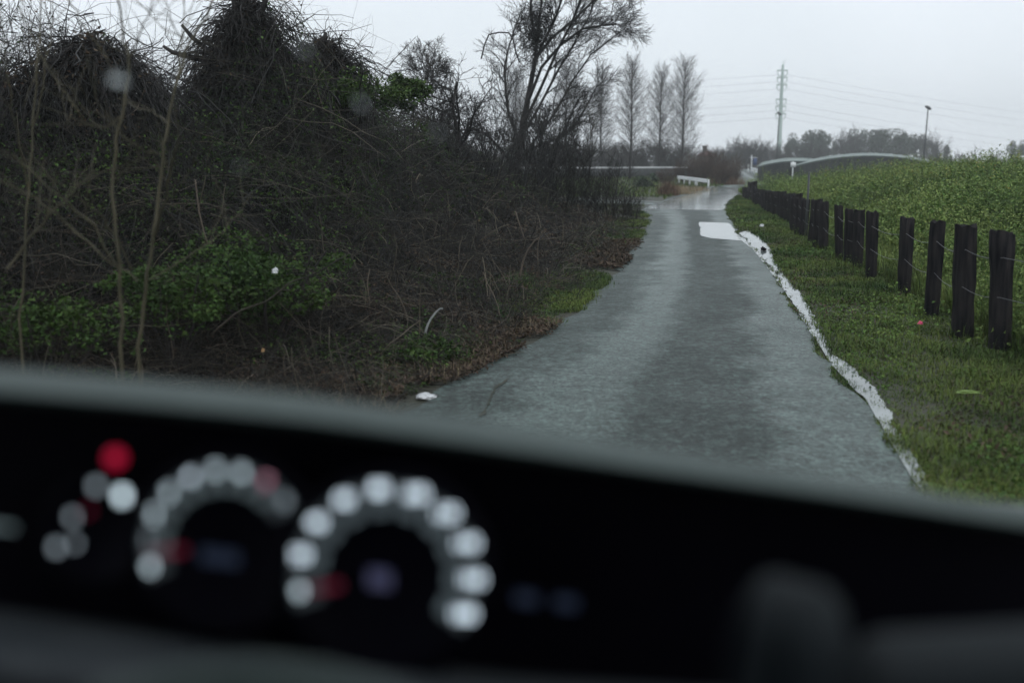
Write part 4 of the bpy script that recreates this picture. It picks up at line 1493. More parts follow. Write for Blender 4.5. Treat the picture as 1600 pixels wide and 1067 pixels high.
# two slack wires on the road side of the posts
first = (4.9, 6.2, 0.0, 1.0, 0.17)
allp = [first] + tops
for f, lab in ((0.80, 'upper slack fence wire stapled across the dark timber posts'), (0.47, 'lower slack fence wire stapled across the dark timber posts')):
    pts = []
    for (a, c) in zip(allp[:-1], allp[1:]):
        A_ = np.array([a[0] - a[4] * 0.25, a[1] - a[4] * 0.5 - 0.006, a[2] + a[3] * f])
        B_ = np.array([c[0] - c[4] * 0.25, c[1] - c[4] * 0.5 - 0.006, c[2] + c[3] * f])
        for q_ in np.linspace(0, 1, 6)[:-1]:
            p = A_ + (B_ - A_) * q_
            p[2] -= 0.05 * math.sin(math.pi * q_) * min(1.0, np.linalg.norm(B_ - A_))
            pts.append(p)
    pts = np.array(pts)
    fw = MB().tubes(pts, 0.0026, 4)
    # barbs
    bi = np.arange(2, len(pts) - 1, 2)
    rb2 = np.random.RandomState(3)
    d = rb2.normal(size=(len(bi), 3))
    d /= np.linalg.norm(d, axis=1, keepdims=True)
    fw.tubes(np.stack([pts[bi] - d * 0.015, pts[bi], pts[bi] + d * 0.015], 1), 0.002, 3)
    tag(link('fence_wire', fw.mesh('fence_wire', M['wire'])), lab, 'wire', 'slack wires of the roadside fence')

# ------------------------------------------------------------------ small litter
def crumple(name, label, cat, p, size, m, seed, flat=0.35):
    r = np.random.RandomState(seed)
    bm = bmesh.new()
    bmesh.ops.create_icosphere(bm, subdivisions=3, radius=1)
    for v in bm.verts:
        n = v.co.copy()
        k = 1 + 0.28 * float(vnoise(np.array(n)[None], 2.2, seed)[0]) + 0.12 * r.normal()
        v.co = Vector((n.x * size[0] * k, n.y * size[1] * k, max(-0.2, n.z * k) * size[2] + size[2] * 0.2))
    me = bpy.data.meshes.new(name)
    bm.to_mesh(me)
    bm.free()
    me.materials.append(M[m])
    return tag(link(name, me, loc=tuple(p)), label, cat)


crumple('plastic_scrap', 'crumpled white plastic scrap lying at the road edge above the dashboard', 'litter', G(665, 621, 0.012), (0.065, 0.05, 0.03), 'litter', 1)
crumple('pink_scrap', 'small bright pink scrap in the grass in front of the leaning post', 'litter', G(1438, 506, 0.07), (0.022, 0.02, 0.024), 'pink', 2)
crumple('paper_scrap', 'small white paper scrap caught in the low green bush', 'litter', at(430, 426, 7.1), (0.024, 0.02, 0.028), 'litter', 3)
crumple('paper_scrap', 'tiny white scrap in the verge grass near the packed posts', 'litter', G(1190, 354, 0.06), (0.05, 0.05, 0.05), 'litter', 4)
crumple('dry_leaf', 'single tan dry leaf low in the thicket above the dashboard', 'leaf', at(411, 549, 6.3), (0.010, 0.008, 0.02), 'tan', 5)
crumple('broad_leaf', 'pale wet broad leaf lying in the verge grass below the posts', 'leaf', G(1513, 613, 0.06), (0.07, 0.04, 0.012), 'weed_pale', 6)
crumple('stone', 'small dark stone half sunk in the gutter water', 'stone', G(1193, 391, 0.02), (0.05, 0.05, 0.05), 'post', 7)

# ------------------------------------------------------------------ rails, signs, lamps
def w_rail(A, B, zt, hgt=0.3, post_gap=2.0, posth=None, thick=0.05):
    """rail with folded section from A to B"""
    A, B = np.array(A, float), np.array(B, float)
    d = (B - A)
    L = np.linalg.norm(d)
    d /= L
    n = np.array([d[1], -d[0], 0])
    prof = [(0, 0), (0.035, 0.04), (0.035, 0.10), (0, 0.13), (0, 0.17), (0.035, 0.20), (0.035, 0.26), (0, 0.30)]
    prof = [(a * thick / 0.05, b * hgt / 0.30) for a, b in prof]
    ring = prof + [(a - 0.02, b) for a, b in prof[::-1]]
    V = []
    for p in (A, B):
        row = [p + n * a + np.array([0, 0, zt - hgt + b]) for a, b in ring]
        V.append(row + [row[0]])
    rail = MB().grid(np.array(V))
    pst = []
    k = max(2, int(L / post_gap) + 1)
    for f in np.linspace(0.04, 0.96, k):
        p = A + (B - A) * f - n * 0.08
        pst.append(p)
    return rail, pst


def guardrail(label, segs, zt, mt, hgt=0.3, gap=2.0, postm=None):
    base = np.array([segs[0][0], segs[0][1], 0.0])
    t = thing('guardrail', label, 'guardrail', tuple(base))
    for a, b in zip(segs[:-1], segs[1:]):
        rail, pst = w_rail((a[0], a[1], 0), (b[0], b[1], 0), zt, hgt, gap)
        link('rail', rail.mesh('rail', mt, base), t)
        for p in pst:
            q = p - base
            link('post', MB().tubes(np.array([[q[0], q[1], -0.05], [q[0], q[1], zt - 0.02]]), 0.055, 8, cap=True).mesh('post', postm or mt), t)
    return t


def g2(px_, Y):
    p = at(px_, 260, Y)
    return (p[0], p[1])


guardrail('short white angled guardrail above the tan dry grass at the bend', [g2(1059, 72), g2(1087, 63), g2(1106.5, 58)], 0.52, M['white'], hgt=0.22, gap=2.6)
guardrail('white guardrail beside the distant road under the blue sign', [g2(1173, 135), g2(1190, 96)], 0.70, M['white'], hgt=0.5, gap=12)
# long levee rail: white cap over a dark wall
t = thing('long_rail', 'long low dark wall with thin white cap crossing the field before the conifers', 'wall', (*g2(900, 92), 0))
b = np.array([*g2(900, 92), 0.0])
A_ = np.array([*g2(600, 86), 0]) - b
B_ = np.array([*g2(1082, 98), 0]) - b
ang = math.atan2(*(B_ - A_)[[1, 0]])
Rz = np.array([[math.cos(ang), -math.sin(ang), 0], [math.sin(ang), math.cos(ang), 0], [0, 0, 1]])
L = np.linalg.norm(B_ - A_)
c = (A_ + B_) / 2
link('wall', MB().box(c + np.array([0, 0, 0.42]), (L, 0.18, 0.84), Rz).mesh('wall', M['shed_wall']), t)
link('cap', MB().box(c + np.array([0, 0, 0.91]), (L, 0.26, 0.14), Rz).mesh('cap', M['white']), t)


def lamp(label, px_, Y, top):
    b = at(px_, 255, Y)
    b[2] = 0
    h = at(px_, top, Y)[2]
    t = thing('street_lamp', label, 'street lamp', tuple(b))
    t.rotation_euler = (0, rad(0.8), 0)
    link('pole', MB().tubes(np.array([[0, 0, 0], [0, 0, h * 0.5], [0, 0, h]]), np.array([0.11, 0.085, 0.06]), 8, cap=True).mesh('pole', M['lamp_grey']), t)
    hd = MB()
    hd.tubes(np.array([[0.32, 0, h - 0.12], [0.1, 0, h + 0.02], [-0.2, 0, h + 0.16], [-0.36, 0, h + 0.18]]), np.array([0.10, 0.17, 0.15, 0.05]), 8, cap=True)
    link('lamp_head', hd.mesh('lamp_head', M['lamp_grey'], smooth=True), t)


lamp('dark single headed street lamp standing alone above the weedy slope', 1442.5, 110, 169)
lamp('dark street lamp standing against the pale green power pole', 1213, 150, 178)

# white delineator sign on the slope
b = at(1238, 278, 56)
b[2] = float(zg(np.array(b[0]), np.array(b[1])))
t = thing('road_sign', 'small white sign plate on a white post in front of the arched sheds', 'sign', tuple(b))
zt = at(1238, 252, 56)[2] - b[2]
link('post', MB().tubes(np.array([[0, 0, -0.1], [0, 0, zt]]), 0.03, 8, cap=True).mesh('post', M['white']), t)
link('plate', MB().box((0, -0.045, zt - 0.18), (0.29, 0.02, 0.27)).mesh('plate', M['white']), t)
# blue sign with white pole
b = at(1174, 262, 138)
b[2] = 0
t = thing('road_sign', 'dark blue sign panel hanging from a white pole by the distant road', 'sign', tuple(b))
zt = at(1174, 242, 138)[2]
link('post', MB().tubes(np.array([[0, 0, 0], [0, 0, zt]]), 0.07, 8, cap=True).mesh('post', M['white']), t)
link('arm', MB().tubes(np.array([[-0.3, 0, zt - 0.35], [0.75, 0, zt - 0.35]]), 0.035, 6, cap=True).mesh('arm', M['white']), t)
link('panel', MB().box((0.45, -0.02, zt - 0.9), (0.52, 0.03, 0.95)).mesh('panel', M['blue']), t)
b = at(1169, 263, 132)
b[2] = 0
tag(link('marker_post', MB().tubes(np.array([[0, 0, 0], [0, 0, 0.45], [0, 0, 0.52]]), np.array([0.14, 0.13, 0.05]), 8, cap=True).mesh('marker_post', M['white']), loc=tuple(b)), 'stubby white marker post at the foot of the blue sign', 'post')
b = G(1228, 281)
tag(link('concrete_block', MB().box((0, 0, 0.18), (0.62, 0.35, 0.36)).box((0, 0, 0.39), (0.52, 0.28, 0.06)).mesh('concrete_block', M['white']), loc=(b[0], b[1], 0)), 'low pale concrete block in front of the dark shed wall', 'block')
# chimney poking out of the brush with a scrap of red roof
Yc = 95
b = at(1102, 255, Yc)
b[2] = 0
t = thing('hut', 'tiny hut with dark chimney and red roof peeping out of the brown brush', 'hut', tuple(b))
zc = at(1102, 228, Yc)[2]
zr = at(1102, 235, Yc)[2]
link('wall', MB().box((0.2, 0.9, zr * 0.4), (1.5, 1.5, zr * 0.8)).mesh('wall', M['brick']), t)
rf = MB()
rf.add(np.array([[-0.7, 0, zr * 0.8], [1.1, 0, zr * 0.8], [0.2, 0, zr], [-0.7, 1.8, zr * 0.8], [1.1, 1.8, zr * 0.8], [0.2, 1.8, zr]]), [[0, 2, 5, 3], [2, 1, 4, 5], [0, 3, 4, 1]], [[0, 1, 2], [3, 5, 4]])
ro = link('roof', rf.mesh('roof', M['red_tile']), t)
link('chimney', MB().box((-0.05, 0.2, (zr * 0.8 + zc) / 2), (0.36, 0.36, zc - zr * 0.8)).box((-0.05, 0.2, zc), (0.46, 0.46, 0.08)).mesh('chimney', M['brick']), ro)

# ------------------------------------------------------------------ arched sheds
def arch_shed(label, pxl, pxr, ytop, yeave, Y, depth, skew, grp):
    A_ = at(pxl, yeave, Y)
    B_ = at(pxr, yeave, Y)
    zt = at((pxl + pxr) / 2, ytop, Y)[2]
    ze = A_[2]
    c = (A_ + B_) / 2
    b = np.array([c[0], c[1], 0])
    hw = (B_[0] - A_[0]) / 2
    rise = zt - ze
    th = np.linspace(-1, 1, 33)
    prof = np.stack([th * hw, np.zeros(33), ze + rise * (1 - th ** 2)], 1)
    back = prof + np.array([skew, depth, 0.25])
    t = thing('arched_shed', label, 'shed', tuple(b), grp)
    out = prof.copy()
    rf = MB()
    up = np.array([0, 0, 0.06])
    nseg = 14
    F_ = np.linspace(0, 1, nseg)
    top_ = np.array([prof * (1 - f) + back * f + up + np.array([0, 0, 0.015 * (k % 2)]) for k, f in enumerate(F_)])
    rf.grid(top_)
    rf.grid(np.array([prof, prof + up]))
    roof = link('roof', rf.mesh('roof', M['shed_roof'], smooth=False), t)
    # raised ribs over the sheeting
    for f in (0.0, 0.12, 0.26, 0.42, 0.62, 0.85):
        P = prof * (1 - f) + back * f + up + np.array([0, -0.02, 0.04])
        link('rib', MB().tubes(P, 0.05 if f == 0 else 0.035, 5, cap=True).mesh('rib', M['shed_hoop']), roof)
    wl = MB()
    low = prof.copy()
    low[:, 2] = 0
    wl.grid(np.array([low, prof - np.array([0, 0, 0.005])]))
    lb_ = back.copy()
    lb_[:, 2] = 0
    wl.grid(np.array([back, lb_]))
    wl.grid(np.array([[low[0], prof[0]], [lb_[0], back[0]]]))
    wl.grid(np.array([[prof[-1], low[-1]], [back[-1], lb_[-1]]]))
    link('wall', wl.mesh('wall', M['shed_wall']), t)
    return t


arch_shed('smaller dark arched shed with pale ribbed roof at the end of the fence', 1184, 1305, 253, 261.5, 76, 9, 2.5, 'arched sheds behind the slope')
arch_shed('wide low arched shed with pale rim half hidden by the weedy slope', 1237, 1478, 245, 262, 72, 10, 3.4, 'arched sheds behind the slope')

# ------------------------------------------------------------------ power pole and lines
Yp = 300
bp = at(1216, 255, Yp)
bp[2] = 0
t = thing('power_pole', 'tall pale green tubular power pole with six tiers of short arms', 'power pole', tuple(bp))
zt = at(1222, 101, Yp)[2]
t.rotation_euler = (0, rad(0.0), 0)
K = 8
link('pole', MB().tubes(np.stack([np.zeros(K), np.zeros(K), np.linspace(0, zt, K)], 1), np.linspace(0.80, 0.36, K), 12, cap=True).mesh('pole', M['pole_green'], smooth=True), t)
tiers = [at(1216, y, Yp)[2] for y in (110, 121, 132.5, 155, 166, 177.5)]
for z in tiers:
    arm = MB()
    arm.tubes(np.array([[-1.55, 0, z], [1.55, 0, z]]), 0.20, 6, cap=True)
    arm.tubes(np.array([[0, -1.0, z], [0, 1.0, z]]), 0.13, 6, cap=True)
    ao = link('arm', arm.mesh('arm', M['pole_green']), t)
    for sx in (-1, 1):
        link('insulator', MB().tubes(np.array([[sx * 1.45, 0, z - 0.1], [sx * 1.4, 0, z - 0.9], [sx * 1.0, 0, z - 1.55], [sx * 0.5, 0, z - 1.6]]), 0.13, 5, cap=True).mesh('insulator', M['pole_green']), ao)
link('antenna', MB().tubes(np.array([[-0.2, 0, zt - 0.5], [0.1, 0, zt + 1.2]]), 0.07, 5, cap=True).tubes(np.array([[0.2, 0, zt - 0.5], [0.8, 0, zt + 1.6]]), 0.07, 5, cap=True).mesh('antenna', M['pole_green']), t)
rights = [(172, 0), (184, 1), (195, 2), (216, 3), (226, 4), (236, 5)]
names = ['topmost', 'second', 'third', 'fourth', 'fifth', 'lowest']
for i in range(6):
    z = tiers[i] - 1.2
    for side in (-1, 1):
        Ap = np.array([bp[0] + side * 1.1, bp[1], z])
        if side < 0:
            yl = [122.5, 134, 146, 168, 180, 191][i]
            Bp = at(600, yl + 22, 300) if False else at(300, yl + 30, 310)
            sag = 1.5
        else:
            Bp = at(1900, rights[i][0] + 34, 520)
            sag = 2.5
        ts = np.linspace(0, 1, 24)
        P = Ap + (Bp - Ap) * ts[:, None]
        P[:, 2] -= sag * 4 * ts * (1 - ts)
        lab = '%s power line from the pale green pole towards the %s' % (names[i], 'bare conifers' if side < 0 else 'lone street lamp')
        tag(link('power_line', MB().tubes(P, 0.024, 4).mesh('power_line', M['lamp_grey'])), lab, 'cable', 'power lines')

# ------------------------------------------------------------------ the car around the camera
M['dash_top'] = mat('grey_dash_vinyl', (0.036, 0.058, 0.053), (0.050, 0.074, 0.068), rough=0.6, spec=0.3, scale=30, bump=0.15, bscale=300)
M['dash'] = mat('black_dash_plastic', (0.006, 0.006, 0.012), (0.010, 0.010, 0.016), rough=0.7, spec=0.15, scale=30, bump=0.1, bscale=300)
M['dash_low'] = mat('charcoal_dash_plastic', (0.040, 0.048, 0.055), (0.055, 0.064, 0.070), rough=0.6, spec=0.3, scale=20, bump=0.1, bscale=300)
M['dash_mid'] = mat('dull_dash_plastic', (0.005, 0.009, 0.012), (0.008, 0.013, 0.016), rough=0.75, spec=0.12, scale=20)
M['trim'] = mat('dark_cabin_lining', (0.02, 0.02, 0.022), (0.03, 0.03, 0.032), rough=0.8, spec=0.2, scale=8)
M['paint'] = mat('dark_car_paint', (0.03, 0.035, 0.045), (0.04, 0.045, 0.055), rough=0.3, spec=0.5, scale=3)
M['panel'] = mat('gloss_black_panel', (0.0012, 0.0012, 0.0035), (0.002, 0.002, 0.005), rough=0.6, spec=0.05, scale=10)
M['lit'] = emit('lit_white_print', (0.72, 0.86, 0.98), 3.1)
M['lit_dim'] = emit('dim_white_print', (0.70, 0.86, 0.95), 2.6)
M['lit_faint'] = emit('faint_white_print', (0.70, 0.84, 0.95), 0.7)
M['ring'] = emit('lit_scale_ring', (0.62, 0.84, 0.95), 0.16)
M['ring_dim'] = emit('dim_scale_ring', (0.62, 0.86, 0.92), 0.17)
M['halo'] = emit('numeral_halo_glow', (0.60, 0.80, 0.92), 0.045)  # faint glow added round the numerals for a soft halo
M['lit_pink'] = emit('lit_pink_print', (0.95, 0.40, 0.56), 1.5)
M['needle'] = emit('lit_red_needle', (0.85, 0.0, 0.12), 0.13)
M['warn'] = emit('lit_red_warning', (1.0, 0.0, 0.075), 0.5)
M['disp'] = emit('blue_display', (0.16, 0.30, 0.70), 0.04)
M['disp_v'] = emit('violet_display', (0.34, 0.36, 0.75), 0.12)

gl = bpy.data.materials.new('windscreen_glass')
gl.use_nodes = True
n_, l_ = gl.node_tree.nodes, gl.node_tree.links
for q_ in list(n_):
    n_.remove(q_)
go = n_.new('ShaderNodeOutputMaterial')
gm = n_.new('ShaderNodeMixShader')
gt = n_.new('ShaderNodeBsdfTransparent')
gt.inputs['Color'].default_value = (0.97, 0.985, 0.98, 1)
gg_ = n_.new('ShaderNodeBsdfGlossy')
gg_.inputs['Roughness'].default_value = 0.08
gm.inputs[0].default_value = 0.02
l_.new(gt.outputs[0], gm.inputs[1])
l_.new(gg_.outputs[0], gm.inputs[2])
l_.new(gm.outputs[0], go.inputs['Surface'])
dm = bpy.data.materials.new('rain_drop_water')
dm.use_nodes = True
pb = dm.node_tree.nodes['Principled BSDF']
pb.inputs['Transmission Weight'].default_value = 1.0
pb.inputs['IOR'].default_value = 1.33
pb.inputs['Roughness'].default_value = 0.3
pb.inputs['Base Color'].default_value = (0.80, 0.86, 0.86, 1)

car = thing('car', 'dark car cabin with blurred dashboard and lit gauges that the view looks out of', 'car', (0, 0, 0))
HD = rad(12)
cH, sH = math.cos(HD), math.sin(HD)


def cw(x, y, z):
    """car coordinates (right, forward, up from the road), turned to the car's heading"""
    return np.array([x * cH + y * sH, -x * sH + y * cH, z])


U = np.array([-420, -200, 0, 130, 250, 375, 500, 650, 800, 1000, 1200, 1400, 1600, 1800, 2050], float)
LIP = np.interp(U, [-420, 0, 250, 500, 800, 1000, 1200, 1400, 1600, 2050], [570, 606, 627, 652, 695, 725, 752, 781, 812, 880])
BAND = np.interp(U, [-420, 0, 800, 1200, 1600, 2050], [34, 34, 33, 20, 22, 22])
LOWY = np.interp(U, [-420, 0, 400, 800, 1100, 1600, 2050], [900, 945, 1000, 1050, 1072, 1100, 1130])
rows_top, rows_face, rows_low = [], [], []
for u, lp_, bd, lw in zip(U, LIP, BAND, LOWY):
    p1 = at(u, lp_ - bd, 0.93)
    p0 = p1 + np.array([0, 0.32, -0.13])
    rows_top.append([p0, p1 + np.array([0, 0.05, -0.012]), p1, at(u, lp_ - bd * 0.5, 0.87), at(u, lp_ - 3, 0.815), at(u, lp_ + 6, 0.80), at(u, lp_ + 14, 0.81), at(u, lp_ + 20, 0.835), at(u, lp_ + 22, 0.87)])
    rows_face.append([at(u, lp_ + 14, 0.872), at(u, lp_ + 60, 0.868), at(u, lw - 20, 0.855), at(u, lw + 2, 0.845)])
    rows_low.append([at(u, lw, 0.852), at(u, lw + 8, 0.80), at(u, lw + 40, 0.745), at(u, lw + 75, 0.705), at(u, lw + 110, 0.69), at(u, lw + 180, 0.70), at(u, lw + 420, 0.72)])


def solid(rows, th, name, m, parent, flip=False):
    o = link(name, MB().grid(np.array(rows)).mesh(name, m, smooth=True), parent)
    md = o.modifiers.new('thickness', 'SOLIDIFY')
    md.thickness = th
    md.offset = -1 if not flip else 1
    sb = o.modifiers.new('smooth', 'SUBSURF')
    sb.levels = 2
    sb.render_levels = 2
    return o


dash = solid(rows_top, 0.006, 'dash_top', M['dash_top'], car)
face = solid(rows_face, 0.005, 'instrument_panel', M['panel'], car)
low = solid(rows_low, 0.005, 'lower_dash', M['dash_low'], car)


def rbox(name, pts8, bev, m, parent):
    """bevelled hexahedron from 8 corners (front 4 then back 4)"""
    bm = bmesh.new()
    vs = [bm.verts.new(tuple(p)) for p in pts8]
    for f in ((0, 1, 2, 3), (7, 6, 5, 4), (0, 4, 5, 1), (1, 5, 6, 2), (2, 6, 7, 3), (3, 7, 4, 0)):
        bm.faces.new([vs[i] for i in f])
    bmesh.ops.recalc_face_normals(bm, faces=bm.faces)
    bmesh.ops.bevel(bm, geom=list(bm.edges), offset=bev, segments=4, profile=0.5, affect='EDGES')
    me = bpy.data.meshes.new(name)
    bm.to_mesh(me)
    bm.free()
    for p in me.polygons:
        p.use_smooth = True
    me.materials.append(m)
    return link(name, me, parent)


rbox('vent_housing', [at(1140, 1290, 0.27), at(1350, 1300, 0.27), at(1300, 960, 0.29), at(1170, 915, 0.29),
                      at(1120, 1250, 0.60), at(1400, 1260, 0.60), at(1310, 915, 0.62), at(1180, 885, 0.62)], 0.016, M['dash_mid'], car)
rbox('side_shelf', [at(1330, 1330, 0.27), at(2000, 1330, 0.27), at(2000, 1020, 0.29), at(1335, 1050, 0.29),
                    at(1330, 1280, 0.62), at(2000, 1280, 0.62), at(2000, 950, 0.62), at(1330, 985, 0.62)], 0.018, M['dash_mid'], car)

# steering wheel: rim top just enters the picture
ctr = at(390, 1076, 0.46)
nrm = np.array([0.0, -math.cos(rad(28)), math.sin(rad(28))])
upv = np.array([0.0, math.sin(rad(28)), math.cos(rad(28))])
wc = ctr - upv * 0.185
th = np.linspace(0, 2 * math.pi, 65)
rim = np.array([wc + 0.185 * (math.cos(a) * np.array([1, 0, 0]) + math.sin(a) * upv) for a in th])
sw = link('steering_wheel', MB().tubes(rim, 0.014, 10).mesh('steering_wheel', M['dash_top'], smooth=True), car)
link('hub', MB().tubes(np.array([wc - nrm * 0.05, wc, wc + nrm * 0.02]), np.array([0.05, 0.075, 0.06]), 20, cap=True).tubes(np.array([[wc + np.array([s_ * 0.06, 0, 0]), wc + np.array([s_ * 0.18, 0, 0])] for s_ in (-1, 1)]), 0.014, 8).mesh('hub', M['dash'], smooth=True), sw)

# gauges
GD = 0.845
camR = np.array([1.0, 0, 0])
camU = np.array([0, math.sin(PITCH), math.cos(PITCH)])
camN = np.array([0, -math.cos(PITCH), math.sin(PITCH)])
mpp = GD / F


def gp(px_, py_, lift=0.0):
    return np.array([0, 0, H0]) + ray(px_, py_) * GD + camN * lift


def dial(name, cx_, cy_, rpx, parent, m='panel'):
    mbd = MB()
    n = 48
    a = np.linspace(0, 2 * math.pi, n, endpoint=False)
    rings_ = []
    for rr_, lf in ((rpx * 0.05, 0.001), (rpx * 0.80, 0.001), (rpx * 0.82, 0.003), (rpx, 0.003), (rpx, -0.012)):
        row = [gp(cx_, cy_, lf) + (np.cos(q) * camR + np.sin(q) * camU) * rr_ * mpp for q in a]
        rings_.append(row + [row[0]])
    mbd.grid(np.array(rings_))
    return link(name, mbd.mesh(name, M[m], smooth=True), parent)


def text_mesh(s_, size):
    cu = bpy.data.curves.new('numeral', 'FONT')
    cu.body = s_
    cu.size = size
    cu.align_x = 'CENTER'
    cu.align_y = 'CENTER'
    cu.extrude = 0.0004
    ob = bpy.data.objects.new('numeral', cu)
    C.objects.link(ob)
    me = bpy.data.meshes.new_from_object(ob.evaluated_get(bpy.context.evaluated_depsgraph_get()))
    bpy.data.objects.remove(ob)
    bpy.data.curves.remove(cu)
    return me


GM = np.array([camR, camU, camN]).T


def numeral(s_, px_, py_, m, parent, size=0.016):
    me = text_mesh(s_, size)
    n = len(me.vertices)
    co = np.zeros(n * 3, np.float32)
    me.vertices.foreach_get('co', co)
    v = co.reshape(-1, 3) @ GM.T + gp(px_, py_, 0.006)
    me.vertices.foreach_set('co', v.astype(np.float32).ravel())
    me.materials.clear()
    me.materials.append(M[m])
    me.update()
    return link('numeral', me, parent)


def lit_ring(cx_, cy_, rpx, a0, a1, n, gap, wid, m, parent):
    """lit blocks by the numerals, one per division; serves scale bands and halo glow"""
    mbr = MB()
    for k in range(n):
        ac = a0 + (a1 - a0) * k / (n - 1)
        hw_ = abs(a1 - a0) / (n - 1) / 2 * (1 - gap)
        rows = []
        for rr_ in (rpx - wid / 2, rpx + wid / 2):
            rows.append([gp(cx_, cy_, 0.005) + (math.cos(q) * camR + math.sin(q) * camU) * rr_ * mpp for q in np.linspace(ac - hw_, ac + hw_, 7)])
        mbr.grid(np.array(rows))
    return link('lit_ring', mbr.mesh('lit_ring', M[m]), parent)


def needle(cx_, cy_, tx, ty, parent, tail=0.45):
    a_, b_ = gp(cx_, cy_, 0.012), gp(tx, ty, 0.012)
    s0 = a_ + (b_ - a_) * tail
    return link('needle', MB().tubes(np.array([s0, (s0 + b_) / 2, b_]), np.array([0.0028, 0.0022, 0.0012]), 6, cap=True).mesh('needle', M['needle']), parent)


def display(px_, py_, w_, h_, m, parent, name='display'):
    rows = [[gp(px_ + sx * w_ / 2, py_ - sy * h_ / 2 + sx * w_ * 0.06, 0.004) for sx in (-1, 1)] for sy in (-1, 1)]
    return link(name, MB().grid(np.array(rows)).mesh(name, M[m]), parent)


sp = dial('speedometer', 603, 897, 172, car)
for k in range(10):
    a = rad(190 - 24 * k)
    numeral(str(20 * k), 603 + 135 * math.cos(a), 897 - 135 * math.sin(a), 'lit' if k else 'lit_dim', sp, 0.0132)
lit_ring(603, 897, 104, rad(166), rad(-26), 9, 0.42, 16, 'ring', sp)
lit_ring(603, 897, 124, rad(190), rad(-26), 10, 0.2, 46, 'halo', sp)  # added halo glow round the speedometer numerals
needle(603, 897, 480, 916, sp, tail=0.55)
display(594, 902, 34, 26, 'disp_v', sp)

ta = dial('tachometer', 352, 850, 150, car)
tm = ['lit_dim', 'lit_faint', 'lit_dim', 'lit_dim', 'lit', 'lit_dim', 'lit_dim', 'lit_pink', 'lit_faint']
for k in range(9):
    a = rad(196 - 20 * k)
    numeral(str(k), 352 + 118 * math.cos(a), 850 - 118 * math.sin(a), tm[k], ta, 0.0130)
lit_ring(352, 850, 92, rad(176), rad(50), 8, 0.45, 13, 'ring_dim', ta)
lit_ring(352, 850, 108, rad(196), rad(36), 9, 0.2, 40, 'halo', ta)  # added halo glow round the tachometer numerals
needle(352, 850, 240, 858, ta, tail=0.5)
display(345, 868, 60, 22, 'disp', ta)

fg = dial('fuel_gauge', 150, 830, 88, car)


def mark(px_, py_, w_, h_, m, parent, rot=0.0, name='mark'):
    rows = [[gp(px_ + sx * w_ / 2, py_ - sy * h_ / 2, 0.006) for sx in (-1, 1)] for sy in (-1, 1)]
    return link(name, MB().grid(np.array(rows)).mesh(name, M[m]), parent)


mark(195, 772, 14, 18, 'lit_dim', fg)
mark(155, 757, 12, 14, 'lit_faint', fg)
mark(142, 795, 10, 12, 'needle', fg)
mark(118, 805, 10, 14, 'lit_faint', fg)
mark(93, 852, 12, 14, 'lit_faint', fg)
mark(122, 846, 8, 12, 'lit_faint', fg)
wl = link('warning_lamp', MB().tubes(np.array([gp(183, 714, 0.002), gp(183, 714, 0.006)]), 0.0065, 16, cap=True).mesh('warning_lamp', M['warn']), car)
display(2, 820, 50, 8, 'ring_dim', car, 'indicator')
display(822, 932, 34, 18, 'disp', car, 'trip_display')
display(884, 939, 34, 18, 'disp', car, 'trip_display')

# windscreen, pillars, roof and doors
wb0 = [cw(-1.15, 1.30, 1.18), cw(0.60, 1.30, 1.18)]
wt0 = [cw(-1.02, 0.42, 2.06), cw(0.47, 0.42, 2.06)]
ns = np.linspace(0, 1, 9)
rows = []
for f in ns:
    row = []
    for g_ in ns:
        p = (wb0[0] * (1 - g_) + wb0[1] * g_) * (1 - f) + (wt0[0] * (1 - g_) + wt0[1] * g_) * f
        p = p + cw(0, 0.10 * math.sin(math.pi * g_), 0.0)
        row.append(p)
    rows.append(row)
ws = link('windscreen', MB().grid(np.array(rows)).mesh('windscreen', gl, smooth=True), car)
for a_, b_ in ((wb0[0], wt0[0]), (wb0[1], wt0[1])):
    link('pillar', MB().tubes(np.array([a_, (a_ + b_) / 2, b_]), 0.045, 8, cap=True).mesh('pillar', M['trim'], smooth=True), car)


def slab(name, a, b, c_, d_, th_, m):
    """a solid board between four points"""
    a, b, c_, d_ = map(np.array, (a, b, c_, d_))
    nn = np.cross(b - a, d_ - a)
    nn = nn / np.linalg.norm(nn) * th_
    v = np.array([a, b, c_, d_, a + nn, b + nn, c_ + nn, d_ + nn])
    return link(name, MB().add(v, [[3, 2, 1, 0], [4, 5, 6, 7], [0, 1, 5, 4], [1, 2, 6, 5], [2, 3, 7, 6], [3, 0, 4, 7]]).mesh(name, m), car)


slab('roof', cw(-1.06, 0.45, 2.07), cw(0.50, 0.45, 2.07), cw(0.50, -2.6, 2.07), cw(-1.06, -2.6, 2.07), -0.05, M['trim'])
slab('floor', cw(-1.15, 1.2, 0.35), cw(0.60, 1.2, 0.35), cw(0.60, -2.6, 0.35), cw(-1.15, -2.6, 0.35), 0.05, M['trim'])
slab('tailgate', cw(-1.15, -2.62, 0.30), cw(0.60, -2.62, 0.30), cw(0.50, -2.62, 2.05), cw(-1.06, -2.62, 2.05), 0.05, M['paint'])
for s0, s1 in ((-1.16, -1.07), (0.61, 0.52)):
    slab('door', cw(s0, 1.2, 0.30), cw(s0, -2.6, 0.30), cw(s0, -2.6, 1.15), cw(s0, 1.2, 1.15), 0.05 * (1 if s0 < 0 else -1), M['paint'])
    slab('side_panel', cw(s0, -0.55, 1.16), cw(s0, -2.6, 1.16), cw(s1, -2.6, 2.05), cw(s1, -0.55, 2.05), 0.04 * (1 if s0 < 0 else -1), M['paint'])
slab('bulkhead', cw(-1.15, 1.32, 0.30), cw(0.60, 1.32, 0.30), cw(0.60, 1.32, 1.17), cw(-1.15, 1.32, 1.17), 0.04, M['paint'])
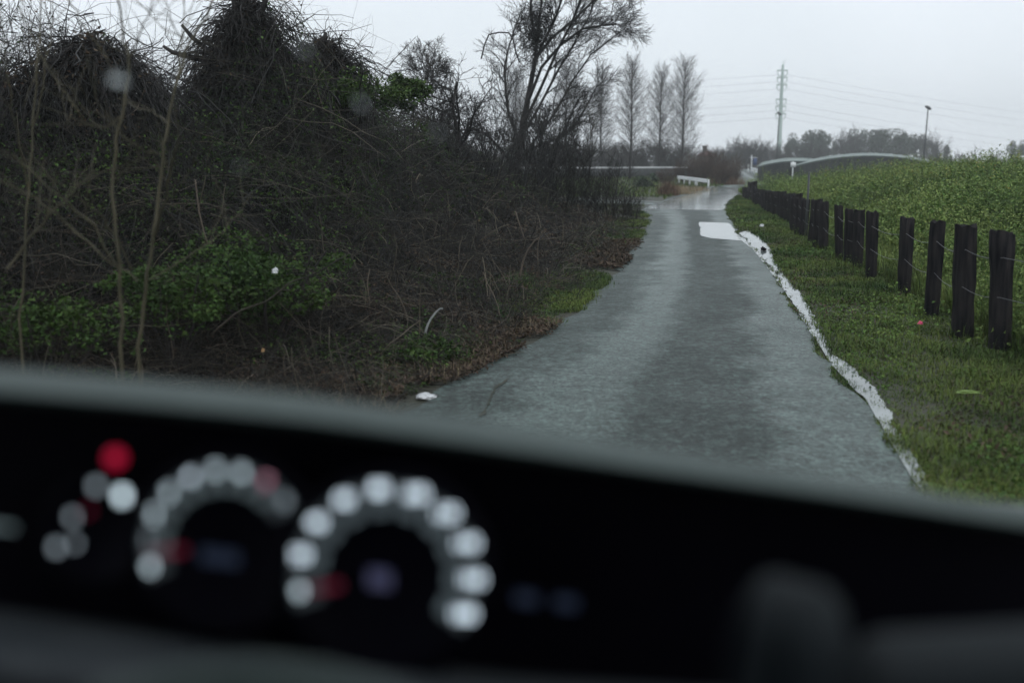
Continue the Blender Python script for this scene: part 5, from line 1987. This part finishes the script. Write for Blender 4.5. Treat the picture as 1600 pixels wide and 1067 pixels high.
slab('bonnet', cw(-1.12, 1.40, 1.05), cw(0.57, 1.40, 1.05), cw(0.52, 1.95, 0.86), cw(-1.07, 1.95, 0.86), -0.05, M['paint'])


# drops of rain on the glass
def glass_point(px_, py_):
    a = wb0[0] + cw(0, 0.07, 0)
    nn = np.cross(wb0[1] - wb0[0], wt0[0] - wb0[0])
    nn /= np.linalg.norm(nn)
    if nn[1] < 0:
        nn = -nn
    d = ray(px_, py_)
    o_ = np.array([0, 0, H0])
    t_ = ((a - o_) @ nn) / (d @ nn)
    return o_ + d * t_, nn


def drop(label, px_, py_, rx, ry):
    p, nn = glass_point(px_, py_)
    p = p + nn * 0.05
    e1 = np.cross(nn, [0, 0, 1])
    e1 /= np.linalg.norm(e1)
    e2 = np.cross(e1, nn)
    rows = []
    a = np.linspace(0, 2 * math.pi, 19)
    for q in np.linspace(0.02, math.pi / 2, 7):
        rows.append([p + (e1 * math.cos(k) * rx + e2 * math.sin(k) * ry) * math.sin(q) * (1 + 0.12 * math.sin(3 * k + px_)) + nn * 0.16 * min(rx, ry) * math.cos(q) for k in a])
    mbx = MB().grid(np.array(rows))
    mbx.grid(np.array([rows[-1], [p - nn * 0.0002] * 19]))
    tag(link('raindrop', mbx.mesh('raindrop', dm, smooth=True)), label, 'raindrop', 'blurred raindrops on the windscreen')


drop('bright blurred raindrop on the windscreen before the vine mound beside the first sapling', 155, 175, 0.0095, 0.007)
drop('faint blurred raindrop on the windscreen below the vine covered dead tree', 452, 132, 0.003, 0.003)
drop('tall faint blurred raindrop streak on the windscreen before the middle of the thicket', 545, 215, 0.003, 0.007)
drop('small blurred raindrop on the windscreen before the thicket near the crooked bare tree', 668, 262, 0.0032, 0.0032)
drop('faint blurred raindrop on the windscreen low before the bushes behind the saplings', 352, 312, 0.003, 0.0035)

# ------------------------------------------------------------------ rainy air
hm = bpy.data.materials.new('rain_haze')
hm.use_nodes = True
hn = hm.node_tree.nodes
hn.remove(hn['Principled BSDF'])
pv = hn.new('ShaderNodeVolumePrincipled')
pv.inputs['Color'].default_value = (0.93, 0.96, 0.98, 1)
pv.inputs['Density'].default_value = 0.00095
hm.node_tree.links.new(pv.outputs[0], hn['Material Output'].inputs['Volume'])
hz_o = link('haze', MB().box((0, 440, 24), (1396, 930, 50)).mesh('haze', hm))
tag(hz_o, 'pale rainy haze over the whole scene', 'haze', kind='stuff')
